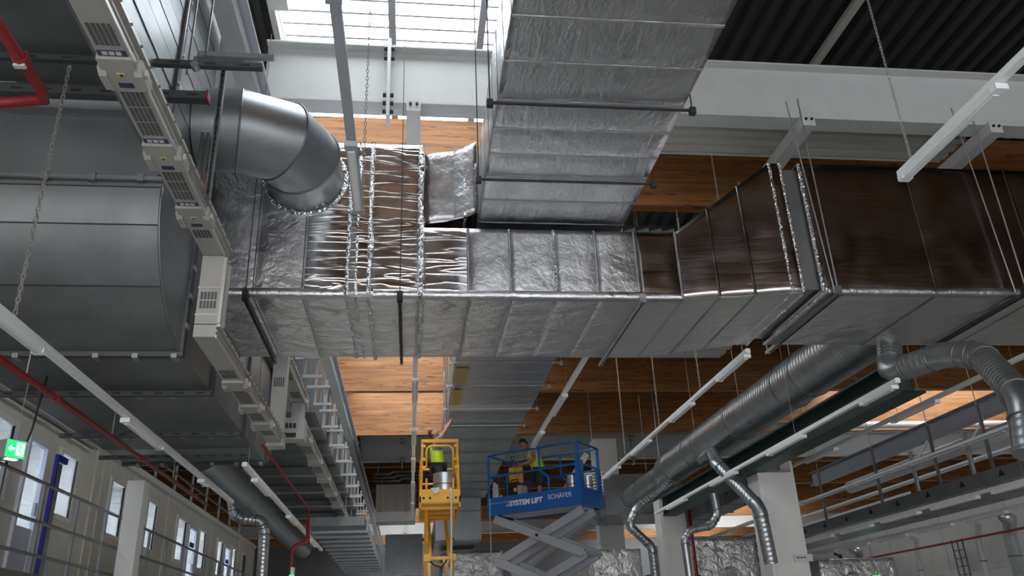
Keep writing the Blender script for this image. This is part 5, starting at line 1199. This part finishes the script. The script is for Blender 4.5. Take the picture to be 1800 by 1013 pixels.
    skin_mesh('vest', [(lerp(J['pelvis'], J['chest'], -0.2), (0.205, 0.172)), (low, (0.212, 0.178)), (mid, (0.208, 0.168)), (J['chest'], (0.225, 0.175)), (v2, (0.165, 0.14))], [(0, 1), (1, 2), (2, 3), (3, 4)], vest, root, 2)
    for t in (0.28, 0.52):
        c = Vector(lerp(low, J['chest'], t)); ax = (Vector(J['chest']) - Vector(low)).normalized(); sd = Vector(J['shL']) - Vector(J['shR']); sd = (sd - ax * sd.dot(ax)).normalized(); fr = ax.cross(sd)
        mbt = MB(); vs = []; k = 24
        for dz in (-0.022, 0.022):
            for j in range(k):
                a = 2 * math.pi * j / k; vs.append(c + ax * dz + sd * 0.186 * math.cos(a) + fr * 0.158 * math.sin(a))
        mbt.add(vs, [(j, (j + 1) % k, k + (j + 1) % k, k + j) for j in range(k)]); mbt.out('reflective_band', 'reflect', root, smooth=True)
    nd = [(J['pelvis'], (0.20, 0.165))]; ed = []
    for s in ('L', 'R'):
        i0 = len(nd); end = lerp(J['kn' + s], J['an' + s], 0.02 if short_trousers else 0.93)
        nd += [(J['hip' + s], 0.125), (lerp(J['hip' + s], J['kn' + s], 0.5), 0.118), (lerp(J['hip' + s], J['kn' + s], 0.97), 0.10)]
        ed += [(0, i0), (i0, i0 + 1), (i0 + 1, i0 + 2)]
        if not short_trousers: nd += [(end, 0.075)]; ed += [(i0 + 2, i0 + 3)]
    skin_mesh('shorts' if short_trousers else 'trousers', nd, ed, 'trouser', root, 2)
    for s in ('L', 'R'):
        A_ = Vector(J['an' + s]); d = Vector(J['foot']).normalized()
        chain_mesh('shoe', [tuple(A_ - d * 0.07 + Vector((0, 0, -0.045))), tuple(A_ + d * 0.06 + Vector((0, 0, -0.045))), tuple(A_ + d * 0.17 + Vector((0, 0, -0.055)))], [0.045, 0.046, 0.034], 'black', root, 2)
    return root
# worker in the yellow basket, reaching up to the duct
Yp = 19.3
J = {'pelvis': (0.62, Yp, 5.47), 'chest': (0.575, Yp, 5.86), 'neck': (0.545, Yp, 6.09), 'head': (0.50, Yp, 6.27),
     'shL': (0.60, Yp + 0.17, 6.04), 'shR': (0.62, Yp - 0.18, 6.06), 'elL': (0.76, Yp + 0.14, 6.28), 'elR': (0.80, Yp - 0.17, 6.32),
     'wrL': (0.86, Yp + 0.08, 6.50), 'wrR': (0.93, Yp - 0.14, 6.53),
     'hipL': (0.62, Yp + 0.10, 5.42), 'hipR': (0.62, Yp - 0.10, 5.42), 'knL': (0.66, Yp + 0.11, 5.02), 'knR': (0.67, Yp - 0.11, 5.02), 'anL': (0.62, Yp + 0.12, 4.63), 'anR': (0.63, Yp - 0.12, 4.63), 'foot': (1, 0, 0)}
hd = {'dir': (0.15, 0, 1), 'side': (0, -1, 0.1), 'curl': (1, 0, 0.1)}
person('worker in hi-vis vest on the yellow lift, looking up, both arms raised to the duct', J, 'skin', 'hair', 'shirtgrey', 'hivis', False, (0.70, -0.12, 0.70), (0.63, Yp, 4.545), {'L': hd, 'R': hd})
# worker on the blue lift, bending to the left
p = Vector(Q(0.43, 0.45, 0)); bx, by = p.x, p.y
J = {'pelvis': (bx + 0.10, by, 5.47), 'chest': (bx - 0.04, by - 0.02, 5.83), 'neck': (bx - 0.16, by - 0.03, 6.04), 'head': (bx - 0.28, by - 0.04, 6.15),
     'shL': (bx - 0.10, by - 0.21, 5.98), 'shR': (bx - 0.12, by + 0.17, 5.97), 'elL': (bx - 0.06, by - 0.27, 5.70), 'elR': (bx - 0.12, by + 0.22, 5.70),
     'wrL': (bx - 0.30, by - 0.25, 5.62), 'wrR': (bx - 0.36, by + 0.10, 5.66),
     'hipL': (bx + 0.10, by - 0.10, 5.42), 'hipR': (bx + 0.10, by + 0.10, 5.42), 'knL': (bx + 0.06, by - 0.13, 5.05), 'knR': (bx + 0.10, by + 0.12, 5.05), 'anL': (bx + 0.04, by - 0.13, 4.72), 'anR': (bx + 0.14, by + 0.12, 4.72), 'foot': (-1, 0.1, 0)}
hd = {'dir': (-1, 0, -0.2), 'side': (0.1, 0, 1), 'curl': (-0.2, 0.3, -1)}
person('worker in hi-vis vest and dark shorts bending forward on the blue lift', J, 'skin2', 'hair2', 'shirtwhite', 'hivis', True, (-0.8, -0.1, -0.6), (bx, by, 4.625), {'L': hd, 'R': hd})
tag(MB().tube([(bx - 0.42, by - 0.2, 5.55), (bx - 0.47, by - 0.2, 5.72), (bx - 0.44, by - 0.15, 5.92), (bx - 0.40, by - 0.12, 6.0)], 0.008, 6).out('wire_strip', 'chain'), 'thin strip held by the worker on the blue lift', 'strip')
